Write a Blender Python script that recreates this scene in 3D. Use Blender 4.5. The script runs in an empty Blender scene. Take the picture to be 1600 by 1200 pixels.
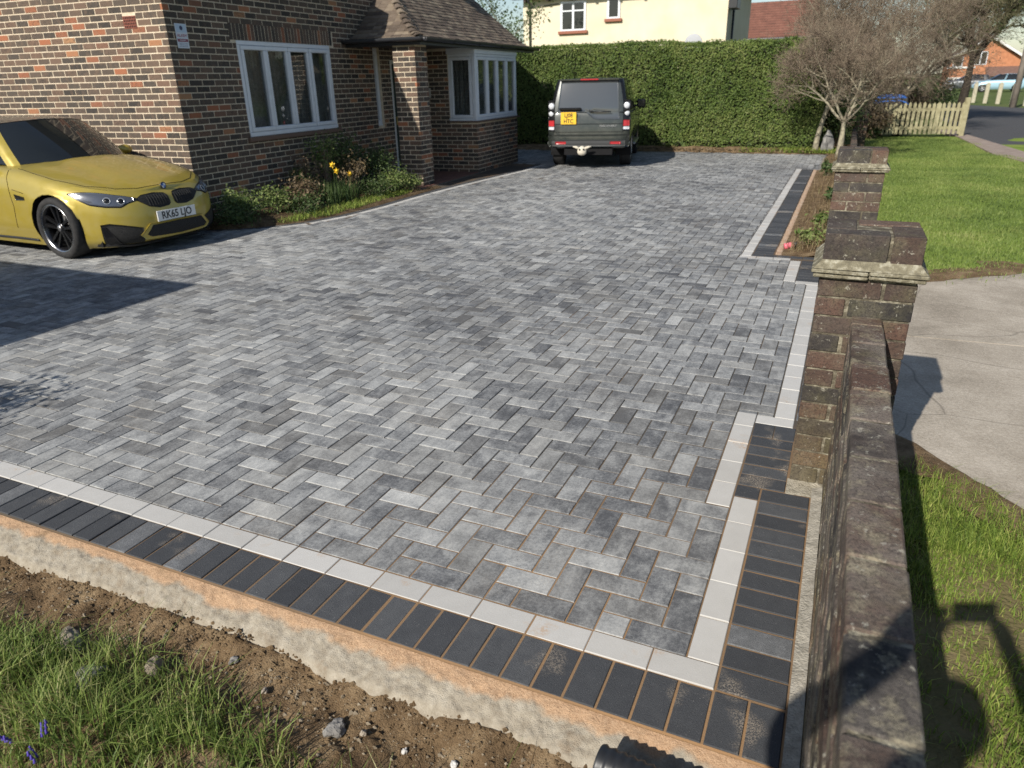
import bpy, bmesh, math, random
import numpy as np
from mathutils import Vector, Matrix, Quaternion, noise as mnoise
from mathutils.bvhtree import BVHTree

S = bpy.context.scene
COL = S.collection
rng = random.Random(7)
nrng = np.random.default_rng(11)
R = math.radians

# ------------------------------------------------------------------ camera
CAM_POS = Vector((0.1302, -1.6732, 1.6682))
YAW, PITCH, ROLL = 0.42865, 0.40162, -0.02337
F_PX = 1109.23
fwd = Vector((-math.sin(YAW) * math.cos(PITCH), math.cos(YAW) * math.cos(PITCH), -math.sin(PITCH)))
right0 = Vector((math.cos(YAW), math.sin(YAW), 0))
up0 = right0.cross(fwd)
cam_r = math.cos(ROLL) * right0 + math.sin(ROLL) * up0
cam_u = -math.sin(ROLL) * right0 + math.cos(ROLL) * up0
cd = bpy.data.cameras.new("camera")
cam = bpy.data.objects.new("camera", cd)
COL.objects.link(cam)
cd.sensor_width = 36.0
cd.lens = F_PX / 1600 * 36.0
cd.clip_start = 0.02
cd.clip_end = 2000
m3 = Matrix((cam_r, cam_u, -fwd)).transposed()
cam.matrix_world = Matrix.Translation(CAM_POS) @ m3.to_4x4()
cd.dof.use_dof = True
cd.dof.focus_distance = 2.9
cd.dof.aperture_fstop = 4.0
S.camera = cam

# ------------------------------------------------------------------ sky and sun
SUN_TRAVEL = Vector((0.358, 1.41, -1.0)).normalized()      # direction the light moves in
SUN_EL = math.asin(-SUN_TRAVEL.z)
SUN_AZ = math.atan2(-SUN_TRAVEL.x, -SUN_TRAVEL.y)           # clockwise from +Y, towards the sun
world = bpy.data.worlds.new("World")
S.world = world
world.use_nodes = True
wn = world.node_tree
sky = wn.nodes.new("ShaderNodeTexSky")
sky.sky_type = 'NISHITA'
sky.sun_disc = False
sky.sun_elevation = SUN_EL
sky.sun_rotation = SUN_AZ
sky.air_density = 1.0
sky.dust_density = 0.7
wn.links.new(sky.outputs[0], wn.nodes["Background"].inputs[0])
wn.nodes["Background"].inputs[1].default_value = 0.085
sd = bpy.data.lights.new("sun", 'SUN')
sd.energy = 4.6
sd.angle = R(0.55)
sd.color = (1.0, 0.94, 0.85)
sun = bpy.data.objects.new("sun", sd)
COL.objects.link(sun)
sun.location = (-6, -20, 15)
sun.rotation_euler = SUN_TRAVEL.to_track_quat('-Z', 'Y').to_euler()
S.view_settings.view_transform = 'Standard'
S.view_settings.look = 'None'
S.view_settings.exposure = 0.40
S.view_settings.gamma = 1.0
S.render.engine = 'CYCLES'
S.cycles.use_denoising = True
S.cycles.denoiser = 'OPENIMAGEDENOISE'
S.cycles.denoising_prefilter = 'NONE'
S.cycles.denoising_input_passes = 'RGB_ALBEDO_NORMAL'
S.cycles.max_bounces = 6
S.cycles.transparent_max_bounces = 12
S.cycles.caustics_reflective = False
S.cycles.caustics_refractive = False

# ------------------------------------------------------------------ node helpers
class G:
    def __init__(self, name):
        self.m = bpy.data.materials.new(name)
        self.m.use_nodes = True
        self.nt = self.m.node_tree
        self.b = self.nt.nodes["Principled BSDF"]
        self.pos = None

    def n(self, t, **kw):
        nd = self.nt.nodes.new(t)
        for k, v in kw.items():
            setattr(nd, k, v)
        return nd

    def s(self, sock, v):
        if isinstance(v, bpy.types.NodeSocket):
            self.nt.links.new(v, sock)
        elif v is not None:
            if isinstance(v, tuple) and len(v) == 3 and sock.type == 'RGBA':
                v = (*v, 1)
            sock.default_value = v

    def P(self):
        if self.pos is None:
            self.pos = self.n("ShaderNodeNewGeometry").outputs["Position"]
        return self.pos

    def obj(self):
        return self.n("ShaderNodeTexCoord").outputs["Object"]

    def rnd(self):
        nd = self.n("ShaderNodeAttribute", attribute_name="rnd")
        sep = self.n("ShaderNodeSeparateColor")
        self.nt.links.new(nd.outputs["Color"], sep.inputs[0])
        return sep.outputs[0], sep.outputs[1], sep.outputs[2], nd.outputs["Color"]

    def vmul(self, v, s):
        nd = self.n("ShaderNodeVectorMath", operation='MULTIPLY')
        self.s(nd.inputs[0], v)
        nd.inputs[1].default_value = s if isinstance(s, tuple) else (s, s, s)
        return nd.outputs[0]

    def vadd(self, a, b):
        nd = self.n("ShaderNodeVectorMath", operation='ADD')
        self.s(nd.inputs[0], a)
        self.s(nd.inputs[1], b)
        return nd.outputs[0]

    def noise(self, scale, detail=3, rough=.55, vec=None, dist=0.0):
        nd = self.n("ShaderNodeTexNoise")
        self.s(nd.inputs["Vector"], vec if vec is not None else self.P())
        nd.inputs["Scale"].default_value = scale
        nd.inputs["Detail"].default_value = detail
        nd.inputs["Roughness"].default_value = rough
        nd.inputs["Distortion"].default_value = dist
        return nd.outputs["Fac"]

    def vor(self, scale, vec=None, feature='F1'):
        nd = self.n("ShaderNodeTexVoronoi", feature=feature)
        self.s(nd.inputs["Vector"], vec if vec is not None else self.P())
        nd.inputs["Scale"].default_value = scale
        return nd.outputs["Distance"]

    def ramp(self, fac, stops, interp='LINEAR'):
        nd = self.n("ShaderNodeValToRGB")
        cr = nd.color_ramp
        cr.interpolation = interp
        while len(cr.elements) < len(stops):
            cr.elements.new(.5)
        for e, (p, c) in zip(cr.elements, stops):
            e.position = p
            e.color = (c, c, c, 1) if not isinstance(c, tuple) else (*c, 1)
        self.s(nd.inputs[0], fac)
        return nd.outputs[0]

    def mix(self, fac, a, b, mode='MIX'):
        nd = self.n("ShaderNodeMix", data_type='RGBA', blend_type=mode)
        self.s(nd.inputs[0], fac)
        self.s(nd.inputs[6], a)
        self.s(nd.inputs[7], b)
        return nd.outputs[2]

    def math(self, op, a, b=None, c=None, clamp=False):
        nd = self.n("ShaderNodeMath", operation=op, use_clamp=clamp)
        self.s(nd.inputs[0], a)
        if b is not None:
            self.s(nd.inputs[1], b)
        if c is not None:
            self.s(nd.inputs[2], c)
        return nd.outputs[0]

    def xyz(self, v=None):
        nd = self.n("ShaderNodeSeparateXYZ")
        self.s(nd.inputs[0], v if v is not None else self.P())
        return nd.outputs

    def bump(self, h, strength=.3, dist=.01):
        nd = self.n("ShaderNodeBump")
        nd.inputs["Strength"].default_value = strength
        nd.inputs["Distance"].default_value = dist
        self.s(nd.inputs["Height"], h)
        self.nt.links.new(nd.outputs[0], self.b.inputs["Normal"])

    def out(self, col=None, rough=.8, spec=.4, metal=0.0, **kw):
        self.s(self.b.inputs["Base Color"], col)
        self.s(self.b.inputs["Roughness"], rough)
        self.s(self.b.inputs["Specular IOR Level"], spec)
        self.s(self.b.inputs["Metallic"], metal)
        for k, v in kw.items():
            self.s(self.b.inputs[k.replace('_', ' ')], v)
        return self.m


def vary(name, c1, c2, scale=6, rough=.8, bump=.0, bscale=60, spec=.35, detail=4, c3=None, metal=0.0, **kw):
    g = G(name)
    st = [(.3, c1), (.7, c2)] if c3 is None else [(.25, c1), (.5, c2), (.75, c3)]
    col = g.ramp(g.noise(scale, detail), st)
    if bump:
        g.bump(g.noise(bscale, 3), bump, .01)
    return g.out(col, rough, spec, metal, **kw)


def plain(name, c, rough=.5, spec=.5, metal=0.0, **kw):
    """one colour with a little grain so that it never looks flat"""
    g = G(name)
    f = g.noise(9, 4)
    col = g.mix(f, tuple(x * .86 for x in c), tuple(min(1, x * 1.1) for x in c))
    r = g.math('ADD', g.math('MULTIPLY', g.noise(25, 3), .16), max(0.0, rough - .08))
    return g.out(col, r, spec, metal, **kw)


def leafy(name, stops, trans=.28, rough=.55, scale=2.0, patch=.3):
    g = G(name)
    r, gg, b, _ = g.rnd()
    f = g.math('ADD', g.math('MULTIPLY', r, 1 - patch), g.math('MULTIPLY', g.math('SUBTRACT', g.math('MULTIPLY', g.noise(scale, 3), 2.0), .5), patch))
    col = g.ramp(f, stops)
    g.out(col, rough, .3)
    tr = g.n("ShaderNodeBsdfTranslucent")
    g.nt.links.new(col, tr.inputs[0])
    mx = g.n("ShaderNodeMixShader")
    mx.inputs[0].default_value = trans
    g.nt.links.new(g.b.outputs[0], mx.inputs[1])
    g.nt.links.new(tr.outputs[0], mx.inputs[2])
    g.nt.links.new(mx.outputs[0], g.nt.nodes["Material Output"].inputs[0])
    return g.m


# ------------------------------------------------------------------ mesh helpers
def np_mesh(name, V, F, rnd=None, smooth=False):
    """V (n,3) array, F list of arrays/tuples or (m,k) array; rnd (m,3) face colour attribute"""
    me = bpy.data.meshes.new(name)
    V = np.asarray(V, dtype=np.float32)
    if isinstance(F, np.ndarray):
        m, k = F.shape
        flat = F.astype(np.int32).ravel()
        starts = np.arange(0, m * k, k, dtype=np.int32)
    else:
        m = len(F)
        lens = np.array([len(f) for f in F], dtype=np.int32)
        starts = np.zeros(m, dtype=np.int32)
        if m:
            starts[1:] = np.cumsum(lens)[:-1]
        flat = np.array([i for f in F for i in f], dtype=np.int32)
    me.vertices.add(len(V))
    me.vertices.foreach_set("co", V.ravel())
    me.loops.add(len(flat))
    me.loops.foreach_set("vertex_index", flat)
    me.polygons.add(m)
    me.polygons.foreach_set("loop_start", starts)
    if rnd is not None:
        a = me.attributes.new("rnd", 'FLOAT_COLOR', 'FACE')
        c = np.ones((m, 4), dtype=np.float32)
        c[:, :3] = np.asarray(rnd, dtype=np.float32)
        a.data.foreach_set("color", c.ravel())
    me.update(calc_edges=True)
    me.polygons.foreach_set("use_smooth", np.full(m, bool(smooth)))
    return me


class MB:
    """collects shapes; build() links them as ONE mesh object"""
    def __init__(self):
        self.V, self.F, self.C = [], [], []

    def add(self, V, F, c=(.5, .5, .5)):
        o = len(self.V)
        self.V += [tuple(v) for v in V]
        self.F += [tuple(i + o for i in f) for f in F]
        self.C += [c] * len(F)
        return self

    def box(self, a, b, c=(.5, .5, .5), M=None):
        x0, y0, z0 = a
        x1, y1, z1 = b
        V = [(x0, y0, z0), (x1, y0, z0), (x1, y1, z0), (x0, y1, z0), (x0, y0, z1), (x1, y0, z1), (x1, y1, z1), (x0, y1, z1)]
        if M is not None:
            V = [tuple(M @ Vector(v)) for v in V]
        return self.add(V, [(0, 3, 2, 1), (4, 5, 6, 7), (0, 1, 5, 4), (1, 2, 6, 5), (2, 3, 7, 6), (3, 0, 4, 7)], c)

    def cbox(self, a, b, ch=.004, c=(.5, .5, .5), M=None):
        """box with chamfered edges (26 faces cheap version: chamfer all 12 edges)"""
        V, F = chamfer_box(a, b, ch)
        if M is not None:
            V = [tuple(M @ Vector(v)) for v in V]
        return self.add(V, F, c)

    def tube(self, pts, rad, n=8, caps=True, c=(.5, .5, .5)):
        V, F = tube(pts, rad, n, caps)
        return self.add(V, F, c)

    def lathe(self, prof, n=24, M=None, c=(.5, .5, .5), closed=False):
        """prof list of (r, z) revolved around z"""
        V, F = [], []
        for r, z in prof:
            for k in range(n):
                a = 2 * math.pi * k / n
                V.append((r * math.cos(a), r * math.sin(a), z))
        k0 = len(prof)
        rr = range(k0 if closed else k0 - 1)
        for i in rr:
            j = (i + 1) % k0
            for k in range(n):
                l = (k + 1) % n
                F.append((i * n + k, i * n + l, j * n + l, j * n + k))
        if not closed:
            if prof[0][0] > 1e-6:
                F.append(tuple(reversed(range(n))))
            if prof[-1][0] > 1e-6:
                F.append(tuple(range((k0 - 1) * n, k0 * n)))
        if M is not None:
            V = [tuple(M @ Vector(v)) for v in V]
        return self.add(V, F, c)

    def mesh(self, name, smooth=False):
        return np_mesh(name, np.array(self.V), self.F, np.array(self.C), smooth)

    def build(self, name, mat, parent=None, smooth=False, loc=None, rotz=0.0):
        o = link(name, self.mesh(name, smooth), mat, parent)
        if loc is not None:
            o.location = loc
            o.rotation_euler = (0, 0, rotz)
        return o


def chamfer_box(a, b, ch):
    (x0, y0, z0), (x1, y1, z1) = a, b
    ch = min(ch, abs(x1 - x0) * .45, abs(y1 - y0) * .45, abs(z1 - z0) * .45)
    V, idx = [], {}
    for i, X in enumerate((x0, x1)):
        for j, Y in enumerate((y0, y1)):
            for k, Z in enumerate((z0, z1)):
                sx, sy, sz = (1 - 2 * i) * ch, (1 - 2 * j) * ch, (1 - 2 * k) * ch
                for t, p in enumerate(((X, Y + sy, Z + sz), (X + sx, Y, Z + sz), (X + sx, Y + sy, Z))):
                    idx[i, j, k, t] = len(V)
                    V.append(p)
    F = []
    g = lambda *t: idx[t]
    for i in (0, 1):
        f = [g(i, 0, 0, 0), g(i, 1, 0, 0), g(i, 1, 1, 0), g(i, 0, 1, 0)]
        F.append(tuple(f if i else reversed(f)))
    for j in (0, 1):
        f = [g(0, j, 0, 1), g(1, j, 0, 1), g(1, j, 1, 1), g(0, j, 1, 1)]
        F.append(tuple(reversed(f) if j else f))
    for k in (0, 1):
        f = [g(0, 0, k, 2), g(1, 0, k, 2), g(1, 1, k, 2), g(0, 1, k, 2)]
        F.append(tuple(f if k else reversed(f)))
    def quad(f, flip):
        F.append(tuple(reversed(f)) if flip else tuple(f))
    for i in (0, 1):
        for j in (0, 1):
            quad([g(i, j, 0, 0), g(i, j, 1, 0), g(i, j, 1, 1), g(i, j, 0, 1)], (i + j) % 2 == 1)
    for i in (0, 1):
        for k in (0, 1):
            quad([g(i, 0, k, 0), g(i, 0, k, 2), g(i, 1, k, 2), g(i, 1, k, 0)], (i + k) % 2 == 1)
    for j in (0, 1):
        for k in (0, 1):
            quad([g(0, j, k, 1), g(1, j, k, 1), g(1, j, k, 2), g(0, j, k, 2)], (j + k) % 2 == 1)
    for i in (0, 1):
        for j in (0, 1):
            for k in (0, 1):
                quad([g(i, j, k, 0), g(i, j, k, 1), g(i, j, k, 2)], (i + j + k) % 2 == 0)
    return V, F


def tube(pts, rad, n=8, caps=True):
    pts = [Vector(p) for p in pts]
    if not hasattr(rad, '__len__'):
        rad = [rad] * len(pts)
    V, F = [], []
    prev = None
    for i, p in enumerate(pts):
        d = (pts[min(i + 1, len(pts) - 1)] - pts[max(i - 1, 0)])
        if d.length < 1e-9:
            d = Vector((0, 0, 1))
        d.normalize()
        if prev is None:
            a = Vector((0, 0, 1)) if abs(d.z) < .9 else Vector((1, 0, 0))
            u = d.cross(a).normalized()
        else:
            u = (prev - d * prev.dot(d)).normalized()
        prev = u
        w = d.cross(u)
        for k in range(n):
            t = 2 * math.pi * k / n
            V.append(tuple(p + rad[i] * (math.cos(t) * u + math.sin(t) * w)))
    for i in range(len(pts) - 1):
        for k in range(n):
            l = (k + 1) % n
            F.append((i * n + k, i * n + l, (i + 1) * n + l, (i + 1) * n + k))
    if caps:
        F.append(tuple(reversed(range(n))))
        F.append(tuple(range((len(pts) - 1) * n, len(pts) * n)))
    return V, F


def link(name, me, mat=None, parent=None):
    o = bpy.data.objects.new(name, me)
    if mat is not None and me is not None:
        me.materials.append(mat)
    COL.objects.link(o)
    if parent is not None:
        o.parent = parent
    return o


def thing(name, label, cat, loc=(0, 0, 0), rotz=0.0, group=None):
    o = bpy.data.objects.new(name, None)
    COL.objects.link(o)
    o.location = loc
    o.rotation_euler = (0, 0, rotz)
    o.empty_display_size = .2
    return tag(o, label, cat, group)


def tag(o, label, cat, group=None):
    o["label"] = label
    o["category"] = cat
    if group:
        o["group"] = group
    return o


def struct(o):
    o["kind"] = "structure"
    return o


def stuff(o, label=None, cat=None):
    o["kind"] = "stuff"
    if label:
        o["label"] = label
        o["category"] = cat
    return o


def text_mesh(txt, size, depth=.001, align='CENTER', bold=0.0):
    cu = bpy.data.curves.new("t", 'FONT')
    cu.body = txt
    cu.size = size
    cu.extrude = depth
    cu.offset = bold
    cu.align_x = align
    cu.align_y = 'CENTER'
    ob = bpy.data.objects.new("t", cu)
    COL.objects.link(ob)
    dg = bpy.context.evaluated_depsgraph_get()
    me = bpy.data.meshes.new_from_object(ob.evaluated_get(dg))
    bpy.data.objects.remove(ob)
    bpy.data.curves.remove(cu)
    return me


def proj(p):
    d = Vector(p) - CAM_POS
    z = d.dot(fwd)
    if z < .05:
        return None
    return 800 + F_PX * d.dot(cam_r) / z, 600 - F_PX * d.dot(cam_u) / z, z


def in_view(p, m=20):
    q = proj(p)
    return q is not None and -m < q[0] < 1600 + m and -m < q[1] < 1200 + m


def fbm(x, y, s=1.0, o=3, z=0.0):
    v, a = 0.0, 1.0
    for i in range(o):
        v += a * mnoise.noise((x * s, y * s, z + i * 7.3))
        a *= .5
        s *= 2.1
    return v


def brick_mesh(sx, sy, sz, ch, c, ox=0, oy=0, oz=0):
    mb = MB()
    mb.cbox((ox - sx / 2, oy - sy / 2, oz - sz / 2), (ox + sx / 2, oy + sy / 2, oz + sz / 2), ch, c)
    return mb

# ------------------------------------------------------------------ materials of the ground
def mk_paver():
    g = G("block_paving_grey")
    r, gg, b, c = g.rnd()
    off = g.vmul(c, 37.0)
    p = g.vadd(g.P(), off)
    band = g.noise(9, 2, .5, p, .6)                     # soft cloudy change of tone inside a block
    fine = g.noise(75, 4, .7, p)
    grit = g.noise(420, 2, .6)
    streak = g.noise(30, 3, .6, g.vmul(p, (1.0, .22, 1.0)))
    t = g.math('ADD', g.math('MULTIPLY', r, .62), g.math('MULTIPLY', g.math('SUBTRACT', band, .5), .80))
    t = g.math('ADD', t, g.math('MULTIPLY', g.math('SUBTRACT', fine, .5), .75))
    t = g.math('ADD', t, g.math('MULTIPLY', g.math('SUBTRACT', streak, .5), .45))
    t = g.math('ADD', t, g.math('MULTIPLY', g.math('SUBTRACT', grit, .5), .80))
    eff = g.ramp(g.noise(.42, 3, .5), [(.38, 0.0), (.66, 1.0)])
    t = g.math('ADD', t, g.math('MULTIPLY', g.math('SUBTRACT', eff, .35), .20))
    col = g.ramp(t, [(0.0, (.075, .078, .084)), (.20, (.150, .154, .158)), (.5, (.300, .305, .300)), (.78, (.435, .437, .420)), (1.0, (.56, .555, .525))])
    warm = g.mix(g.math('MULTIPLY', b, .30), col, (.215, .20, .17))
    # dry jointing sand left on the faces, in drifts
    d = g.math('MULTIPLY', g.ramp(g.noise(1.3, 4, .6), [(.56, 0.0), (.72, 1.0)]), g.ramp(g.noise(160, 3, .75), [(.47, 0.0), (.62, 1.0)]))
    col = g.mix(g.math('MULTIPLY', d, .42), warm, (.34, .29, .22))
    g.bump(g.math('ADD', g.math('MULTIPLY', fine, .5), g.math('MULTIPLY', grit, .5)), .35, .004)
    return g.out(col, g.math('ADD', .70, g.math('MULTIPLY', fine, .2)), .35)


def mk_light():
    g = G("light_grey_block")
    r, gg, b, c = g.rnd()
    f = g.math('ADD', g.math('MULTIPLY', r, .35), g.math('ADD', g.math('MULTIPLY', g.noise(14, 4), .4), g.math('MULTIPLY', g.noise(500, 2), .25)))
    col = g.ramp(f, [(.25, (.40, .39, .365)), (.75, (.50, .49, .465))])
    d = g.math('MULTIPLY', g.ramp(g.noise(4.2, 3, .6), [(.60, 0.0), (.68, 1.0)]), g.ramp(g.noise(90, 3, .7), [(.42, 0.0), (.58, 1.0)]))
    col = g.mix(g.math('MULTIPLY', d, .55), col, (.42, .27, .15))
    g.bump(g.noise(420, 2), .2, .003)
    return g.out(col, .75, .35)


def mk_char():
    g = G("charcoal_block")
    r, gg, b, c = g.rnd()
    off = g.vmul(c, 31.0)
    f = g.math('ADD', g.math('MULTIPLY', r, .5), g.math('ADD', g.math('MULTIPLY', g.noise(20, 3, .6, g.vadd(g.P(), off)), .25), g.math('MULTIPLY', g.noise(330, 3, .7), .42)))
    col = g.ramp(f, [(.2, (.028, .030, .034)), (.6, (.060, .063, .068)), (.93, (.12, .124, .128)), (1.0, (.20, .205, .21))])
    # pale specks of dried slurry and patches of gritty sand
    sp = g.ramp(g.noise(140, 3, .8), [(.655, 0.0), (.71, 1.0)])
    pat = g.math('MULTIPLY', g.ramp(g.noise(3.3, 3, .55, g.vadd(g.P(), (3.1, 7.7, 0))), [(.60, 0.0), (.68, 1.0)]), g.ramp(g.noise(210, 3, .8), [(.46, 0.0), (.56, 1.0)]))
    col = g.mix(g.math('MULTIPLY', sp, .6), col, (.36, .35, .33))
    col = g.mix(g.math('MULTIPLY', pat, .75), col, (.40, .34, .27))
    g.bump(g.math('ADD', g.noise(300, 3, .7), g.math('MULTIPLY', pat, .6)), .6, .005)
    return g.out(col, .75, .3)


def mk_joint():
    g = G("jointing_sand")
    f = g.noise(1.1, 3, .6)
    y = g.xyz()[1]
    x = g.xyz()[0]
    near = g.math('ADD', g.math('SUBTRACT', 1.25, g.math('MULTIPLY', y, .55)), g.math('MULTIPLY', x, .42), clamp=True)     # kiln sand only freshly brushed in at this end
    k = g.math('MULTIPLY', g.math('ADD', g.math('MULTIPLY', near, .85), g.math('MULTIPLY', g.math('SUBTRACT', f, .5), 2.2), clamp=True), 1.0)
    col = g.mix(k, (.075, .07, .062), (.34, .21, .11))
    col = g.mix(g.math('MULTIPLY', g.noise(300, 3), .4), col, (.12, .085, .055))
    g.bump(g.noise(400, 3), .5, .004)
    return g.out(col, .95, .1)


def mk_haunch():
    g = G("haunch_concrete")
    x, y, z = g.xyz()
    edge = g.math('ADD', y, g.math('MULTIPLY', g.math('SUBTRACT', g.noise(5, 4, .6), .5), .16))
    k = g.ramp(g.math('ADD', g.math('MULTIPLY', edge, 1.0), .80), [(.540, 0.0), (.562, 1.0)])
    conc = g.ramp(g.noise(26, 5, .65), [(.3, (.24, .205, .155)), (.7, (.40, .36, .29))])
    sand = g.ramp(g.noise(150, 4, .7), [(.3, (.33, .205, .12)), (.7, (.52, .36, .23))])
    col = g.mix(k, conc, sand)
    dirt = g.ramp(g.noise(8, 4, .7), [(.58, 0.0), (.72, 1.0)])
    col = g.mix(g.math('MULTIPLY', dirt, .55), col, (.19, .13, .075))
    h = g.math('ADD', g.noise(60, 5, .7), g.math('MULTIPLY', g.noise(320, 2), .5))
    g.bump(h, .6, .012)
    return g.out(col, .95, .1)


def mk_soil(name="bare_soil", k=1.0):
    g = G(name)
    f = g.noise(7, 5, .65)
    col = g.ramp(f, [(.28, (.075 * k, .050 * k, .029 * k)), (.5, (.185 * k, .125 * k, .070 * k)), (.72, (.32 * k, .235 * k, .14 * k))])
    peb = g.ramp(g.vor(120), [(.16, 1.0), (.3, 0.0)])
    col = g.mix(g.math('MULTIPLY', peb, g.ramp(g.noise(30, 2), [(.45, 0.0), (.6, .7)])), col, (.36, .29, .2))
    g.bump(g.math('ADD', g.noise(45, 5, .7), g.math('MULTIPLY', g.noise(200, 3, .7), .5)), .9, .02)
    return g.out(col, .97, .1)


def mk_concrete():
    g = G("old_concrete_apron")
    f = g.math('ADD', g.math('MULTIPLY', g.noise(1.7, 6, .65), .60), g.math('MULTIPLY', g.noise(70, 4, .75), .45))
    col = g.ramp(f, [(.34, (.19, .165, .13)), (.50, (.33, .29, .235)), (.66, (.47, .42, .35))])
    ag = g.ramp(g.vor(150), [(.12, 1.0), (.28, 0.0)])
    col = g.mix(g.math('MULTIPLY', ag, .55), col, (.10, .09, .08))
    crk = g.ramp(g.vor(1.1, g.vadd(g.P(), g.vmul(g.n('ShaderNodeTexNoise').outputs['Color'], .35)), 'DISTANCE_TO_EDGE'), [(.0, 1.0), (.006, 0.0)])
    col = g.mix(g.math('MULTIPLY', crk, .55), col, (.09, .08, .065))
    x, y, z = g.xyz()
    st = g.ramp(g.noise(9, 4, .7, g.vmul(g.P(), (.4, 1.5, 1))), [(.66, 0.0), (.74, 1.0)])
    col = g.mix(g.math('MULTIPLY', st, .35), col, (.50, .48, .44))
    g.bump(g.math('ADD', g.noise(35, 5, .7), g.math('MULTIPLY', g.noise(260, 2), .5)), .45, .01)
    return g.out(col, .93, .15)


M_paver, M_light, M_char, M_joint = mk_paver(), mk_light(), mk_char(), mk_joint()
M_haunch, M_soil, M_conc = mk_haunch(), mk_soil(), mk_concrete()
M_turf = vary("turf_soil", (.09, .085, .035), (.15, .125, .06), 5.0, .95, .9, 60, .1, c3=(.21, .17, .095))
M_asphalt = vary("road_asphalt", (.05, .05, .054), (.075, .074, .076), 30, .9, .3, 200)
M_pave = vary("pavement_tarmac", (.22, .17, .14), (.32, .26, .22), 5, .92, .2, 150)
M_ground = vary("meadow_ground", (.05, .075, .02), (.09, .12, .035), .6, .95, .3, 20, .1, c3=(.12, .13, .05))

# ------------------------------------------------------------------ ground sheet
def sheet(name, pts, z, mat):
    me = np_mesh(name, np.array([(x, y, z) for x, y in pts]), [tuple(range(len(pts)))])
    return struct(link(name, me, mat))


def grid_sheet(name, x0, x1, y0, y1, nx, ny, zf, mat, smooth=True):
    xs, ys = np.linspace(x0, x1, nx), np.linspace(y0, y1, ny)
    V = [(x, y, zf(x, y)) for y in ys for x in xs]
    F = [(j * nx + i, j * nx + i + 1, (j + 1) * nx + i + 1, (j + 1) * nx + i) for j in range(ny - 1) for i in range(nx - 1)]
    return struct(link(name, np_mesh(name, np.array(V), F, None, smooth), mat))


gx0, gx1, gy0, gy1 = -16.0, .30, -3.2, 17.05
V = [(-600, -300), (600, -300), (600, 1200), (-600, 1200), (gx0, gy0), (gx1, gy0), (gx1, gy1), (gx0, gy1)]
V = [(x, y, -.03) for x, y in V] + [(x, y, -.30) for x, y in V[4:]]
struct(link("ground", np_mesh("ground", np.array(V), [(0, 1, 5, 4), (1, 2, 6, 5), (2, 3, 7, 6), (3, 0, 4, 7), (4, 5, 9, 8), (5, 6, 10, 9), (6, 7, 11, 10), (7, 4, 8, 11), (8, 9, 10, 11)]), M_ground))

# ------------------------------------------------------------------ driveway
U = 0.1015
FLOOR_PTS = [(-14.5, -0.2), (0.24, -0.2), (0.24, 4.9), (0.2, 5.95), (-.38, 5.95), (-.38, 13.75), (-.15, 13.8), (-.2, 17.0), (-16, 17.0), (-16, 9)]
mb = MB()
n = len(FLOOR_PTS)
mb.add([(x, y, -.0042) for x, y in FLOOR_PTS] + [(x, y, -.295) for x, y in FLOOR_PTS],
       [tuple(range(n))] + [(i, n + i, n + (i + 1) % n, (i + 1) % n) for i in range(n)])
driveway = struct(mb.build("driveway", M_joint))

# house axes: s along the front wall, off out of it
HW = Vector((math.sin(R(-2.5)), math.cos(R(-2.5)), 0))
HN = Vector((HW.y, -HW.x, 0))
H0 = Vector((-7.69, 5.48, 0))
def hp(s, off, z=0.0):
    return H0 + HW * s + HN * off + Vector((0, 0, z))
def hs(x, y):
    d = Vector((x, y, 0)) - H0
    return d.dot(HW), d.dot(HN)

# edge of the planting bed / porch against the paving, as points of the ground
BED = [(-9.0, 4.92), (-7.16, 5.16), (-6.75, 5.45), (-6.42, 5.95), (-6.26, 6.6), (-6.22, 7.4), (-6.24, 8.1), (-6.24, 8.9), (-6.2, 9.8), (-6.12, 10.9), (-6.0, 12.2), (-6.05, 13.4)]
def bed_x(y):
    if y < BED[0][1]:
        return -99
    for (xa, ya), (xb, yb) in zip(BED, BED[1:]):
        if ya <= y <= yb:
            return xa + (xb - xa) * (y - ya) / (yb - ya)
    return -99

def xmax(y):
    if y < 1.02: return -.1015
    if y < 1.99: return -.2045
    if y < 4.90: return -.018
    if y < 5.72: return -.213
    if y < 13.68: return -.694
    return -.25

# per block: dims and tint; largest 300 in the picture become objects of their own
def wobble(x, y):
    return .0035 * fbm(x, y, .5, 2) + .0016 * mnoise.noise((x * 3, y * 3, 5))

def paver_geo(x0, x1, y0, y1, ch=.0022, dz=0.0, tx=0.0, ty=0.0, depth=.02):
    cx, cy = (x0 + x1) / 2, (y0 + y1) / 2
    zt = wobble(cx, cy) + dz
    V = []
    for (i, z) in ((0, -depth), (0, -ch), (ch, 0.0)):
        for sx, sy in ((-1, -1), (1, -1), (1, 1), (-1, 1)):
            X = (x0 + i if sx < 0 else x1 - i)
            Y = (y0 + i if sy < 0 else y1 - i)
            V.append((X - cx, Y - cy, zt + z + (X - cx) * tx + (Y - cy) * ty))
    F = [(8, 9, 10, 11)]
    for a in (0, 4):
        for k in range(4):
            l = (k + 1) % 4
            F.append((a + k, a + l, a + 4 + l, a + 4 + k))
    return V, F, cx, cy

blocks = []
def make_tint():
    t = rng.gauss(.50, .15)
    if rng.random() < .07: t -= .22
    if rng.random() < .07: t += .22
    return (min(1, max(0.02, t)), rng.random(), rng.random() ** 2)

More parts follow.
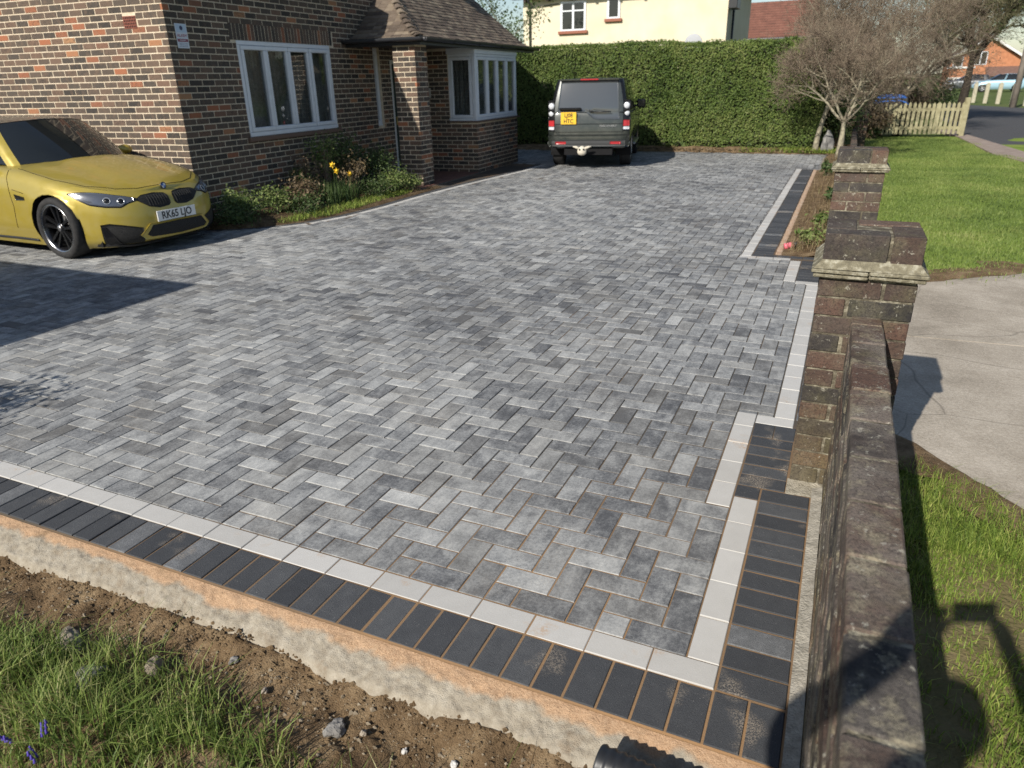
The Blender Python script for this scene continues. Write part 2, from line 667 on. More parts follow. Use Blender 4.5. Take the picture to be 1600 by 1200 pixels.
gap = .0024
YCUT = [1.02, 1.99, 4.90, 5.72, 5.82, 13.68]
for j in range(0, 170):
    for i in range(-160, 4):
        k = (i + j + 2) % 4
        if k == 0:
            X0, X1, Y0, Y1 = i * U, (i + 2) * U, j * U, (j + 1) * U
        elif k == 2:
            X0, X1, Y0, Y1 = i * U, (i + 1) * U, j * U, (j + 2) * U
        else:
            continue
        Y0 = max(Y0, .1015)
        if Y1 - Y0 < .03 or Y1 > 16.75 + .1 * math.sin(X0 * 1.3): continue
        cuts = [Y0] + [c for c in YCUT if Y0 + .012 < c < Y1 - .012] + [Y1]
        pcs = []
        for y0, y1 in zip(cuts, cuts[1:]):
            cy = (y0 + y1) / 2
            xm = xmax(cy)
            if 5.72 < cy < 5.82: xm = -.704          # cross row of pale blocks
            if X0 > xm - .012: continue
            pcs.append([X0, min(X1, xm), y0, y1])
        if len(pcs) == 2 and abs(pcs[0][1] - pcs[1][1]) < 1e-6:
            pcs = [[X0, pcs[0][1], Y0, Y1]]
        for x0, x1, y0, y1 in pcs:
            cx, cy = (x0 + x1) / 2, (y0 + y1) / 2
            bx = bed_x(cy)
            s, off = hs(cx, cy)
            if cy > 4.92 and cx < bx + .24: continue
            if s > 0.1 and off < .2: continue
            if cx < -8.0 and cy > 5.1: continue
            if not in_view((cx, cy, 0), 260): continue
            blocks.append((x0 + gap + rng.uniform(0, .0012), x1 - gap - rng.uniform(0, .0012), y0 + gap + rng.uniform(0, .0012), y1 - gap - rng.uniform(0, .0012)))

def rank(b):
    c = ((b[0] + b[1]) / 2, (b[2] + b[3]) / 2, 0)
    q = proj(c)
    if q is None or not (0 < q[0] < 1600 and 0 < q[1] < 1200):
        return 1e9
    return q[2] - .001 * 0
order = sorted(blocks, key=rank)
big, rest = order[:300], order[300:]
for b in big:
    t = make_tint()
    V, F, cx, cy = paver_geo(*b, dz=rng.uniform(-.0012, .0012), tx=rng.uniform(-.008, .008), ty=rng.uniform(-.008, .008))
    o = link("paver", np_mesh("paver", np.array(V), F, np.array([t] * len(F))), M_paver, driveway)
    o.location = (cx, cy, 0)
V_, F_, C_ = [], [], []
for b in rest:
    t = make_tint()
    V, F, cx, cy = paver_geo(*b, dz=rng.uniform(-.0012, .0012), tx=rng.uniform(-.008, .008), ty=rng.uniform(-.008, .008))
    o0 = len(V_)
    V_ += [(x + cx, y + cy, z) for x, y, z in V]
    F_ += [tuple(q + o0 for q in f) for f in F]
    C_ += [t] * len(F)
stuff(link("block_paving", np_mesh("block_paving", np.array(V_), F_, np.array(C_)), M_paver, driveway))

def edging(name, mat, x0, x1, y0, y1, g=.0018):
    light = mat is M_light
    t = (rng.random(), rng.random(), rng.random())
    if not light:
        t = (min(1, max(0, rng.gauss(.42, .14))), rng.random(), rng.random())
        if rng.random() < .05: t = (1.2, t[1], t[2])
    V, F, cx, cy = paver_geo(x0 + g, x1 - g, y0 + g, y1 - g, ch=.0024, dz=rng.uniform(-.001, .0015), tx=rng.uniform(-.008, .008), ty=rng.uniform(-.008, .008), depth=.03)
    o = link(name, np_mesh(name, np.array(V), F, np.array([t] * len(F))), mat, driveway)
    o.location = (cx, cy, 0)

P2 = .203
LB, CB = "light_edging_block", "charcoal_edging_block"
for k in range(26):                                             # front: pale stretchers, charcoal soldiers
    edging(LB, M_light, -(k + 1) * P2, -k * P2, 0, .1)
for k in range(-2, 54):
    edging(CB, M_char, -(k + 1) * U, -k * U, -.2035, -.001, .0040)
for k in range(5):                                              # right return, first run
    edging(LB, M_light, -.1, 0, .103 + k * P2, .103 + (k + 1) * P2)
for k in range(12):
    edging(CB, M_char, .0025, .203, .003 + k * U, .003 + (k + 1) * U, .0040)
for k in range(5):                                              # step in round the pier
    y0 = 1.02 + k * P2
    edging(LB, M_light, -.2035, -.103, y0, min(y0 + P2, 1.992))
edging(LB, M_light, -.1025, .086, 1.893, 1.992)
edging(CB, M_char, -.101, .0, 1.122, 1.224)
for k in range(5):
    y0 = 1.226 + k * U
    edging(CB, M_char, -.101, .101, y0, y0 + U, .0040)
edging(CB, M_char, -.101, .0, 1.735, 1.89)
edging(CB, M_char, .0, .101, 1.735, 1.89)
for k in range(15):                                             # run behind the pier
    y0 = 1.995 + k * P2
    if y0 < 4.8:
        edging(LB, M_light, -.015, .086, y0, min(y0 + P2, 4.9))
for k in range(28):
    edging(CB, M_char, .089, .23, 1.995 + k * U, 1.995 + (k + 1) * U, .0040)
for k in range(4):                                              # second step
    edging(LB, M_light, -.212, -.113, 4.9 + k * P2, 4.9 + (k + 1) * P2)
edging(LB, M_light, -.11, .086, 4.84, 4.935)
for k in range(8):
    edging(CB, M_char, -.11, .09, 4.94 + k * U, 4.94 + (k + 1) * U, .0040)
for k in range(3):
    edging(LB, M_light, -.70 + k * P2 * .8, -.70 + (k + 1) * P2 * .8, 5.718, 5.815)
for k in range(6):
    edging(CB, M_char, -.59 + k * U * 1.2, -.59 + (k + 1) * U * 1.2, 5.822, 5.92, .0040)
for k in range(39):                                             # far run
    edging(LB, M_light, -.692, -.592, 5.82 + k * P2, 5.82 + (k + 1) * P2)
for k in range(76):
    edging(CB, M_char, -.588, -.387, 5.925 + k * U, 5.925 + (k + 1) * U, .0040)

# paved edge following the planting bed: one pale course and one charcoal course
def along(pts, step):
    out, carry = [], 0.0
    pts = [Vector((*p, 0)) for p in pts]
    for a, b in zip(pts, pts[1:]):
        d = (b - a).length
        t = carry
        while t < d:
            out.append((a.lerp(b, t / d), (b - a).normalized()))
            t += step
        carry = t - d
    return out
for (p, d) in along(BED, .206):
    nrm = Vector((d.y, -d.x, 0))
    for off, nm, mt in ((.19, LB, M_light), (.075, CB, M_char)):
        V, F, cx, cy = paver_geo(-.1, .1, -.049, .049, ch=.0024, depth=.03)
        t = (rng.random(), rng.random(), rng.random()) if mt is M_light else (rng.uniform(.3, .6), rng.random(), rng.random())
        o = link(nm, np_mesh(nm, np.array(V), F, np.array([t] * len(F))), mt, driveway)
        q = p + nrm * off
        o.location = (q.x, q.y, .001)
        o.rotation_euler = (0, 0, math.atan2(d.y, d.x))

# ------------------------------------------------------------------ foreground: haunch, soil, turf
def soil_z(x, y):
    t = -.205 - y
    base = -.012 - .085 * min(1, max(0, (t - .02) / .20))
    base += .035 * max(0, min(1, (t - .3) / .35))
    k = min(1, max(0, (t - .05) / .15))
    return base + k * (.034 * fbm(x, y, 3.1, 4) + .018 * fbm(x, y, 13, 3) + .006 * mnoise.noise((x * 60, y * 60, 3)))

grid_sheet("soil", -5, .226, -2.6, -.19, 520, 240, lambda x, y: soil_z(x, y) - .014 + (-.02 if y > -.33 else 0), M_soil)

def haunch_z(x, y):
    t = -.2 - y
    e = .125 + .035 * fbm(x, .3, 2.5, 3)
    k = min(1, t / .04)
    z = -.014 - .045 * (t / e) ** 1.3 + k * (.007 * fbm(x, y, 13, 4) + .004 * mnoise.noise((x * 55, y * 55, 1)))
    if t > e: z -= .08 * (t - e) / .05
    return z
struct(grid_sheet("concrete_haunch", -5, .226, -.44, -.202, 800, 44, haunch_z, M_haunch))
# mortar fillet between the right-hand blocks and the garden wall
grid_sheet("mortar_fillet", .205, .247, -.6, 1.30, 5, 90, lambda x, y: .004 + .012 * (x - .2) / .04 + .004 * fbm(x, y, 20, 2), vary('grey_mortar', (.24, .22, .18), (.40, .37, .31), 40, .95, .7, 120, .1))
grid_sheet('mortar_bed', .10, .246, 1.222, 1.36, 12, 12, lambda x, y: -.001 + .006 * fbm(x, y, 20, 2), vary('pale_mortar', (.26, .235, .18), (.44, .40, .32), 40, .95, .8, 120, .1))

# ------------------------------------------------------------------ brick materials
def mk_oldbrick(name, lichen, worn):
    g = G(name)
    r, gg, b, c = g.rnd()
    p = g.vadd(g.P(), g.vmul(c, 23.0))
    t = g.math('ADD', g.math('MULTIPLY', r, .75), g.math('MULTIPLY', g.noise(18, 4, .65, p), .3))
    col = g.ramp(t, [(.1, (.028, .027, .027)), (.35, (.046, .040, .037)), (.6, (.078, .053, .042)), (.85, (.115, .066, .048)), (1.0, (.15, .105, .082))])
    moss = g.ramp(g.noise(6, 5, .7), [(.5, 0.0), (.66, 1.0)])
    col = g.mix(g.math('MULTIPLY', moss, .45), col, (.125, .115, .065))
    x, y, z = g.xyz()
    alg = g.math('MULTIPLY', g.math('SUBTRACT', 1.0, g.math('MULTIPLY', z, 2.2), clamp=True), g.ramp(g.noise(9, 4, .6), [(.3, .25), (.65, 1.0)]))
    col = g.mix(g.math('MULTIPLY', alg, .55), col, (.17, .135, .055))
    wear = g.ramp(g.noise(3.5, 4, .65, g.vadd(g.P(), (9, 4, 1))), [(.42, 0.0), (.62, 1.0)])
    col = g.mix(g.math('MULTIPLY', wear, worn), col, (.19, .165, .14))
    crust = g.ramp(g.noise(11, 5, .75, g.vadd(g.P(), (2, 8, 3))), [(.50, 0.0), (.62, 1.0)])
    col = g.mix(g.math('MULTIPLY', crust, lichen), col, (.30, .265, .18))
    lich = g.ramp(g.noise(34, 4, .75, g.vadd(g.P(), (5, 1, 2))), [(.605, 0.0), (.65, 1.0)])
    col = g.mix(g.math('MULTIPLY', lich, .60), col, (.40, .38, .31))
    pit = g.ramp(g.noise(120, 4, .8, p), [(.40, 1.0), (.52, 0.0)])
    col = g.mix(g.math('MULTIPLY', pit, .55), col, (.022, .020, .019))
    g.bump(g.math('ADD', g.noise(90, 5, .7), g.math('MULTIPLY', g.noise(330, 2), .4)), .55, .008)
    return g.out(col, .9, .2)


def mk_housebrick():
    g = G("house_brick")
    r, gg, b, c = g.rnd()
    p = g.vadd(g.P(), g.vmul(c, 23.0))
    col = g.ramp(r, [(0.0, (.045, .040, .036)), (.28, (.088, .073, .060)), (.5, (.125, .092, .070)), (.70, (.165, .108, .078)), (.82, (.205, .10, .065)), (.92, (.33, .125, .065)), (1.0, (.36, .20, .105))])
    dk = g.ramp(g.noise(55, 4, .75, p), [(.48, 0.0), (.6, 1.0)])
    col = g.mix(g.math('MULTIPLY', g.math('MULTIPLY', dk, gg), .75), col, (.03, .028, .027))
    lt = g.ramp(g.noise(16, 3, .6, p), [(.5, 0.0), (.72, 1.0)])
    col = g.mix(g.math('MULTIPLY', lt, .35), col, (.23, .15, .10))
    g.bump(g.noise(140, 4, .7), .4, .005)
    return g.out(col, .88, .25)


M_oldbrick, M_hbrick = mk_oldbrick('weathered_pier_brick', .14, .22), mk_housebrick()
M_wallbrick = mk_oldbrick('lichened_wall_brick', .62, .75)
M_mortar = vary("house_mortar", (.52, .43, .31), (.70, .60, .46), 14, .95, .4, 150, .1)
M_oldmortar = vary("lichen_mortar", (.055, .047, .035), (.135, .118, .085), 24, .95, .9, 90, .1, detail=6, c3=(.40, .37, .28))
M_creasing = vary("lichened_tile", (.10, .09, .065), (.20, .18, .125), 30, .95, .9, 90, .1, detail=6, c3=(.46, .44, .35))
M_white = plain("white_upvc", (.70, .72, .75), .32, .5)
M_whitepaint = plain("white_paint", (.66, .65, .62), .5)
M_dark = plain("dark_void", (.012, .012, .013), .9, .2)
M_black = plain("black_plastic", (.018, .019, .021), .42, .5)
M_gutter = plain("black_gutter", (.035, .037, .042), .34, .5)


def mk_glass(name, tint=(.02, .024, .028), rough=.03, alpha=None):
    g = G(name)
    return g.out(g.mix(g.noise(3, 2), tint, tuple(x * 1.5 for x in tint)), rough, .6)


def mk_pane(name, k=.72):
    """thin glass: mirror-like at grazing angles, else see-through with a grey tint"""
    g = G(name)
    gl = g.n("ShaderNodeBsdfGlossy")
    gl.inputs["Roughness"].default_value = .015
    gl.inputs["Color"].default_value = (.9, .95, 1, 1)
    tr = g.n("ShaderNodeBsdfTransparent")
    g.s(tr.inputs["Color"], g.mix(g.noise(2, 2), (k, k, k), (k * 1.06, k * 1.08, k * 1.08)))
    lw = g.n("ShaderNodeLayerWeight")
    lw.inputs[0].default_value = .5
    fac = g.math('ADD', .045, g.math('MULTIPLY', g.math('POWER', lw.outputs["Facing"], 4.0), .8), clamp=True)
    mx = g.n("ShaderNodeMixShader")
    g.nt.links.new(fac, mx.inputs[0])
    g.nt.links.new(tr.outputs[0], mx.inputs[1])
    g.nt.links.new(gl.outputs[0], mx.inputs[2])
    g.nt.links.new(mx.outputs[0], g.nt.nodes["Material Output"].inputs[0])
    return g.m


M_pane = mk_pane("window_glass")
M_curtain = vary("net_curtain", (.24, .26, .24), (.40, .42, .39), 20, .95, 0, 1, .1)
M_tile = None
def mk_tile():
    g = G("clay_roof_tile")
    r, gg, b, c = g.rnd()
    t = g.math('ADD', g.math('MULTIPLY', r, .6), g.math('MULTIPLY', g.noise(14, 4, .7), .45))
    col = g.ramp(t, [(.2, (.075, .058, .046)), (.5, (.135, .105, .080)), (.75, (.20, .16, .118)), (.95, (.29, .25, .18))])
    li = g.ramp(g.noise(40, 4, .75), [(.6, 0.0), (.7, 1.0)])
    col = g.mix(g.math('MULTIPLY', li, .5), col, (.33, .31, .24))
    g.bump(g.noise(80, 4), .4, .008)
    return g.out(col, .92, .2)
M_tile = mk_tile()

def btint():
    r = rng.random()
    v = rng.betavariate(2.0, 2.4) * .86
    if r < .09: v = rng.uniform(.86, 1.0)
    return (v, rng.random(), rng.random())

def otint():
    return (rng.random(), rng.random(), rng.random())

# ------------------------------------------------------------------ garden wall and piers
def pier(parent, x0, y0, w, top=.93, name="pier", cap=True, as_root=False, courses=12):
    ch = top / courses
    mb = MB()
    mb.box((x0 + .005, y0 + .005, -.28), (x0 + w - .005, y0 + w - .005, top - .002))
    core = mb.build(name, M_oldmortar, parent)
    L, B = w * .655, w * .315
    j = w - L - B
    def lay(zc, h, flip, jit=.0025):
        boxes = [((0, 0), (L, B)), ((w - B, 0), (w, L)), ((w - L, w - B), (w, w)), ((0, w - L), (B, w))]
        if flip:
            boxes = [((w - L, 0), (w, B)), ((0, 0), (B, L)), ((0, w - B), (L, w)), ((w - B, w - L), (w, w))]
        for (a, b) in boxes:
            sx, sy = b[0] - a[0], b[1] - a[1]
            o = brick_mesh(sx - .001, sy - .001, h, .0028, otint()).build("brick", M_oldbrick, core)
            o.location = (x0 + (a[0] + b[0]) / 2 + rng.uniform(-jit, jit), y0 + (a[1] + b[1]) / 2 + rng.uniform(-jit, jit), zc)
            o.rotation_euler = (0, 0, rng.uniform(-.008, .008))
    for k in range(-1, courses):
        lay((k + .5) * ch - .004, ch - .0085, k % 2 == 0)
    if cap:
        # two courses of creasing tile, a mortar fillet and a brick-on-edge top
        for t, (ov, z) in enumerate(((.026, top + .012), (.034, top + .030))):
            for q in range(4):
                ax = x0 - ov + (w + 2 * ov) * (q % 2) / 2
                ay = y0 - ov + (w + 2 * ov) * (q // 2) / 2
                hw = (w + 2 * ov) / 2
                o = brick_mesh(hw - .003, hw - .003, .015, .004, otint()).build("creasing_tile", M_creasing, core)
                o.location = (ax + hw / 2, ay + hw / 2, z + rng.uniform(-.002, .002))
                o.rotation_euler = (rng.uniform(-.015, .015), rng.uniform(-.015, .015), 0)
        mb = MB()
        a, b = -.026, .006
        zs = (top + .038, top + .076)
        V = []
        for ins, z in ((a, zs[0]), (b, zs[1])):
            V += [(x0 + ins, y0 + ins, z), (x0 + w - ins, y0 + ins, z), (x0 + w - ins, y0 + w - ins, z), (x0 + ins, y0 + w - ins, z)]
        mb.add(V, [(3, 2, 1, 0), (4, 5, 6, 7), (0, 1, 5, 4), (1, 2, 6, 5), (2, 3, 7, 6), (3, 0, 4, 7)])
        mb.build("mortar_fillet", M_creasing, core)
        lay(top + .118, .108, False)
        mb = MB()
        mb.box((x0 + .012, y0 + .012, top + .06), (x0 + w - .012, y0 + w - .012, top + .166))
        mb.build("mortar_bed", M_oldmortar, core)
    return core


def wall_run(parent, x0, x1, y0, y1, top, courses, individually=True, zmin=-.22):
    ch = .0775
    mb = MB()
    mb.box((x0 + .006, y0, zmin - .06), (x1 - .006, y1, top - .006))
    core = mb.build("wall_core", M_oldmortar, parent)
    acc = MB()
    for k in range(courses):
        z = top - (k + .5) * ch + .004
        y = y1 - (.225 if k % 2 else .115)
        first = True
        yb = y1
        while yb > y0 + .03:
            L = .215
            if first and k % 2 == 0:
                L = .103
            first = False
            ya = max(yb - L, y0)
            sx, sy, sz = x1 - x0 - .001, yb - ya, ch - .0115
            c = otint()
            jx, rz = rng.uniform(-.003, .003), rng.uniform(-.012, .012)
            if individually:
                o = brick_mesh(sx, sy, sz, .005, c).build("brick", M_wallbrick, core)
                o.location = ((x0 + x1) / 2 + jx, (ya + yb) / 2, z + rng.uniform(-.0015, .0015))
                o.rotation_euler = (rng.uniform(-.006, .006), rng.uniform(-.01, .01), rz)
            else:
                acc.cbox(((x0 + jx), ya, z - sz / 2), (x1 + jx, yb, z + sz / 2), .005, c)
            yb = ya - .0105
    if not individually:
        stuff(acc.build("brickwork", M_oldbrick, core))
    return core


gw = thing("garden_wall", "low weathered brick wall with a capped pier, running beside the new paving", "wall", (.3, 1.3, 0))
gw.location = (0, 0, 0)
wall_run(gw, .247, .358, -3.2, 1.352, .785, 12)
pier(gw, .106, 1.353, .348)

p2 = thing("gate_pier", "smaller weathered brick pier with tile capping at the lawn's near corner", "pier")
pier(p2, .078, 4.98, .372)
wl = thing("boundary_wall", "low old brick wall running from the second pier towards the bare trees", "wall")
wall_run(wl, .21, .32, 5.37, 18.95, .42, 7, individually=False)
p3_ = thing("far_pier", "plain narrow brick pier beside the picket fence end", "pier")
pier(p3_, .24, 19.0, .30, top=1.05, cap=False, courses=14)

# ------------------------------------------------------------------ house
house = thing("brick_house", "brown brick house with white windows, tiled porch roof and square bay", "house")
hm = Matrix.Translation(H0) @ Matrix(((HW.x, HN.x, 0, 0), (HW.y, HN.y, 0, 0), (0, 0, 1, 0), (0, 0, 0, 1)))
# local house coordinates (s, off, z) -> world.  NB (HW, HN, Z) is left-handed, so faces are flipped in hbuild
HB = .25
def hbuild(mb, name, mat, parent, smooth=False):
    V = [tuple(hm @ Vector(v)) for v in mb.V]
    m2 = MB()
    m2.V, m2.F, m2.C = V, [tuple(reversed(f)) for f in mb.F], mb.C
    return m2.build(name, mat, parent, smooth)

CH = .078
ZT = 3.22
front_open = [(1.20, 3.385, 1.02, 2.285), (4.71, 4.93, .97, 2.29), (5.28, 6.06, -.1, 2.12)]

def wall_boxes(mb, a0, a1, z0, z1, opens, mk):
    """tile the rectangle minus openings with boxes made by mk(a0,a1,z0,z1)"""
    xs = sorted(set([a0, a1] + [v for o in opens for v in o[:2] if a0 < v < a1]))
    for xa, xb in zip(xs, xs[1:]):
        spans = [(o[2], o[3]) for o in opens if o[0] <= xa + 1e-6 and o[1] >= xb - 1e-6]
        z = z0
        for (oa, ob) in sorted(spans):
            if oa > z + 1e-6:
                mk(xa, xb, z, oa)
            z = max(z, ob)
        if z < z1:
            mk(xa, xb, z, z1)

mb = MB()
wall_boxes(mb, 0.0035, 9.25, -.2, ZT, front_open, lambda a, b, z, w: mb.box((a, -HB, z), (b, -.0035, w)))
wall_boxes(mb, -6.4, -HB - .001, -.2, ZT, [], lambda a, b, z, w: mb.box((.0035, a, z), (HB, b, w)))       # gable
mb.box((HB, -6.4, -.2), (9.25, -6.2, ZT))
mb.box((9.0, -6.2, -.2), (9.24, -HB, 3.3))
mb.add([(9.0, -.3, 3.3), (9.24, -.3, 3.3), (9.24, -3.2, 5.6), (9.0, -3.2, 5.6), (9.0, -6.2, 3.3), (9.24, -6.2, 3.3)], [(0, 1, 2, 3), (3, 2, 5, 4), (0, 3, 4), (1, 5, 2)])
mb.box((HB + .01, -6.19, 2.6), (8.99, -HB - .01, 2.7))
wallp = hbuild(mb, "wall", M_mortar, house)
# return wall and bay base
mb = MB()
mb.box((6.1035, 0, -.2), (6.3, .80, 2.3))
mb.box((6.1035, .8, -.2), (8.29, 1.3765, .965))
hbuild(mb, "bay_wall", M_mortar, house)
mb = MB()
mb.box((3.9535, .8535, -.2), (4.3665, 1.2665, 2.28))
hbuild(mb, "porch_pier", M_mortar, house)

bricks = []          # (origin fn, size) in house coordinates
def lay_face(axis, a0, a1, z0, z1, fixed, opens, out, half_first, depth=.04, lean=0):
    """axis 's': face at off=fixed looking +off ; axis 'o': face at s=fixed looking -s"""
    nco = int((z1 - z0) / CH + .5)
    for k in range(nco):
        z = z0 + k * CH
        zb = z + CH - .0125
        a = a0
        first = True
        while a < a1 - .02:
            L = .214
            if first and ((k + half_first) % 2 == 0):
                L = .102
            first = False
            b = min(a + L, a1)
            pieces = [(a, b)]
            for (oa, ob, oz0, oz1) in opens:
                if zb > oz0 + .02 and z < oz1 - .02:
                    nw = []
                    for (p, q) in pieces:
                        if q <= oa or p >= ob:
                            nw.append((p, q))
                        else:
                            if p < oa - .015: nw.append((p, oa - .002))
                            if q > ob + .015: nw.append((ob + .002, q))
                    pieces = nw
            for (p, q) in pieces:
                if q - p > .015:
                    bricks.append((axis, p, q, z, zb, fixed, out))
            a += L + .0125

lint = (1.09, 3.50, 2.285, 2.505)
lay_face('s', 0.0, 9.25, 0.0, 3.12, 0.0, front_open + [lint], 1, 1)
lay_face('o', 0.0, 4.7, 0.0, 3.12, 0.0, [(.46, .675, 2.39, 2.535)], -1, 0)          # gable, a measured from the corner to the left
lay_face('s', 6.1, 8.30, 0.0, .95, 1.38, [], 1, 0)
lay_face('bo', 0.0, 1.38, 0.0, 2.29, 6.1, [(.0, .585, .965, 2.4)], -1, 1)
lay_face('s', 3.95, 4.37, 0.0, 2.29, 1.27, [], 1, 1)
lay_face('po', 0.0, .42, 0.0, 2.29, 3.95, [], -1, 0)

def brick_geo(b, c):
    axis, p, q, z, zb, fixed, out = b
    ch = .0025
    d = .03
    jit = rng.uniform(-.0015, .0025)
    # local frame: u along, n out
    def P(u, nn, zz):
        if axis == 's': return hm @ Vector((u, fixed + nn, zz))
        if axis == 'o': return hm @ Vector((fixed - nn, -u, zz))
        if axis == 'bo': return hm @ Vector((fixed - nn, 1.38 - u, zz))
        return hm @ Vector((fixed - nn, 1.27 - u, zz))
    V = []
    for ins, nn in ((0, -d), (0, -ch + jit), (ch, jit)):
        for u, zz in ((p + ins, z + ins), (q - ins, z + ins), (q - ins, zb - ins), (p + ins, zb - ins)):
            V.append(P(u, nn, zz))
    F = [(8, 9, 10, 11)]
    for a in (0, 4):
        for k in range(4):
            l = (k + 1) % 4
            F.append((a + k, a + l, a + 4 + l, a + 4 + k))
    # orientation check
    n0 = (V[9] - V[8]).cross(V[10] - V[8])
    want = V[8] - V[0]
    if n0.dot(want) < 0:
        F = [tuple(reversed(f)) for f in F]
    return V, F

# soldier-course lintel: upright bricks over the window
sold = []
s = lint[0]
while s < lint[1] - .05:
    sold.append(('s', s, s + .064, lint[2] + .004, lint[3] - .008, 0.0, 1))
    s += .0748

def bsize(b):
    V, F = None, None
    axis, p, q, z, zb, fixed, out = b
    u = (p + q) / 2
    c = hm @ (Vector((u, fixed, z)) if axis == 's' else Vector((fixed, -u if axis == 'o' else (1.38 - u), z)))
    r = proj(c)
    if r is None or not (0 < r[0] < 1600 and 0 < r[1] < 1200):
        return 1e9
    hid = 30 if z < .75 else 0
    if axis == 'o' and r[1] > 175 and r[0] < 190: hid = 30
    return r[2] + hid + (5 if q - p < .12 else 0)
bricks.sort(key=bsize)
for b in bricks[:300 - len(sold)] + sold:
    c = btint()
    V, F = brick_geo(b, c)
    ctr = sum(V, Vector()) / len(V)
    o = link("brick", np_mesh("brick", np.array([tuple(v - ctr) for v in V]), F, np.array([c] * len(F))), M_hbrick, wallp)
    o.location = ctr
V_, F_, C_ = [], [], []
for b in bricks[300 - len(sold):]:
    c = btint()
    V, F = brick_geo(b, c)
    o0 = len(V_)
    V_ += [tuple(v) for v in V]
    F_ += [tuple(i + o0 for i in f) for f in F]
    C_ += [c] * len(F)
stuff(link("brickwork", np_mesh("brickwork", np.array(V_), F_, np.array(C_)), M_hbrick, wallp))

# air brick in the gable
mb = MB()
mb.box((-.004, -.672, 2.393), (.02, -.463, 2.532))
ab = hbuild(mb, "air_brick", plain("terracotta", (.22, .07, .045), .85), house)
mb = MB()
for r_ in range(4):
    for c_ in range(7):
        mb.box((-.006, -.655 + c_ * .028, 2.402 + r_ * .033), (-.003, -.640 + c_ * .028, 2.424 + r_ * .033))
hbuild(mb, "vent_slot", M_dark, ab)

# windows -----------------------------------------------------------
def window(parent, s0, s1, z0, z1, off, npane, frame=.055, name="window", mull=None, heads=(), depth=.07, curtain=True, tf=None):
    """white casement window on a face looking +off (tf maps local (s,off,z) to house coords)"""
    tf = tf or (lambda v: v)
    def hb(mb, nm, mt, par):
        m2 = MB()
        m2.V = [tuple(tf(Vector(v))) for v in mb.V]
        m2.F, m2.C = mb.F, mb.C
        o = hbuild(m2, nm, mt, par)
        bm = bmesh.new(); bm.from_mesh(o.data); bmesh.ops.recalc_face_normals(bm, faces=bm.faces); bm.to_mesh(o.data); bm.free()
        return o
    mb = MB()
    f0, f1 = off - depth, off
    mb.cbox((s0, f0, z1 - frame), (s1, f1, z1), .006)
    mb.cbox((s0, f0, z0), (s1, f1 + .012, z0 + frame * 1.1), .006)
    mb.cbox((s0, f0, z0 + frame * 1.1 + .001), (s0 + frame, f1, z1 - frame - .001), .006)
    mb.cbox((s1 - frame, f0, z0 + frame * 1.1 + .001), (s1, f1, z1 - frame - .001), .006)
    w = hb(mb, name, M_white, parent)
    a, b = s0 + frame, s1 - frame
    step = (b - a) / npane
    for k in range(npane):
        p, q = a + k * step, a + (k + 1) * step
        zz0, zz1 = z0 + frame * 1.1, z1 - frame
        cf = .062
        prj = .016 if k in heads else .004
        mb = MB()
        g = .004
        mb.cbox((p + g, f0 + .01, zz1 - cf), (q - g, f1 + prj, zz1 - g), .008)
        mb.cbox((p + g, f0 + .01, zz0 + g), (q - g, f1 + prj, zz0 + cf), .008)
        mb.cbox((p + g, f0 + .01, zz0 + cf + .001), (p + cf, f1 + prj, zz1 - cf - .001), .008)
        mb.cbox((q - cf, f0 + .01, zz0 + cf + .001), (q - g, f1 + prj, zz1 - cf - .001), .008)
        cs = hb(mb, "casement", M_white, w)
        mb = MB()
        mb.box((p + cf - .005, f1 - .036, zz0 + cf - .005), (q - cf + .005, f1 - .032, zz1 - cf + .005))
        cs2 = hb(mb, "pane", M_pane, w)
    if curtain:
        mb = MB()
        n = int((s1 - s0) / .012)
        V, F = [], []
        for i in range(n + 1):
            ss = s0 + (s1 - s0) * i / n
            o_ = off - .17 + .018 * math.sin(ss * 62 + 2 * math.sin(ss * 7)) + .006 * math.sin(ss * 171)
            V += [(ss, o_, z0), (ss, o_, z1)]
        F = [(2 * i, 2 * i + 2, 2 * i + 3, 2 * i + 1) for i in range(n)]
        mb.add(V, F)
        hb(mb, "curtain", M_curtain, w)
    return w

window(house, 1.20, 3.385, 1.02, 2.285, .004, 4, heads=(0, 3))
window(house, 4.71, 4.93, .97, 2.29, -.05, 1, frame=.03, curtain=False)
mb = MB(); mb.cbox((1.14, -.05, .955), (3.44, .055, 1.017), .008)
hbuild(mb, "window_sill", plain("clay_sill", (.16, .10, .07), .8), house)
# rooms behind: dark boxes are the real interior walls
mb = MB()
mb.box((.3, -2.6, .3), (3.8, -2.5, 2.6))
mb.box((4.4, -2.6, .0), (6.0, -2.5, 2.6))
hbuild(mb, "interior_wall", vary("room_paint", (.20, .18, .15), (.27, .25, .2), 3), house)
# bay window: front of four lights and one to the side, with a corner post
window(house, 6.15, 8.29, .985, 2.19, 1.375, 4, frame=.045, curtain=True)
window(house, 0.0, .56, .985, 2.19, 0.0, 1, frame=.045, curtain=True, tf=lambda v: Vector((6.112 - v.y, .80 + v.x - .02, v.z)))
mb = MB()
mb.cbox((6.10, 1.315, .985), (6.146, 1.381, 2.19), .006)
mb.cbox((8.25, .1, .97), (8.29, 1.30, 2.19), .006)
mb.cbox((6.09, .78, 2.192), (8.32, 1.386, 2.30), .006)
hbuild(mb, "bay_frame", M_white, house)
mb = MB(); mb.cbox((6.07, .78, .955), (8.34, 1.43, .984), .006)
hbuild(mb, "bay_sill", plain("clay_sill_b", (.13, .085, .06), .8), house)
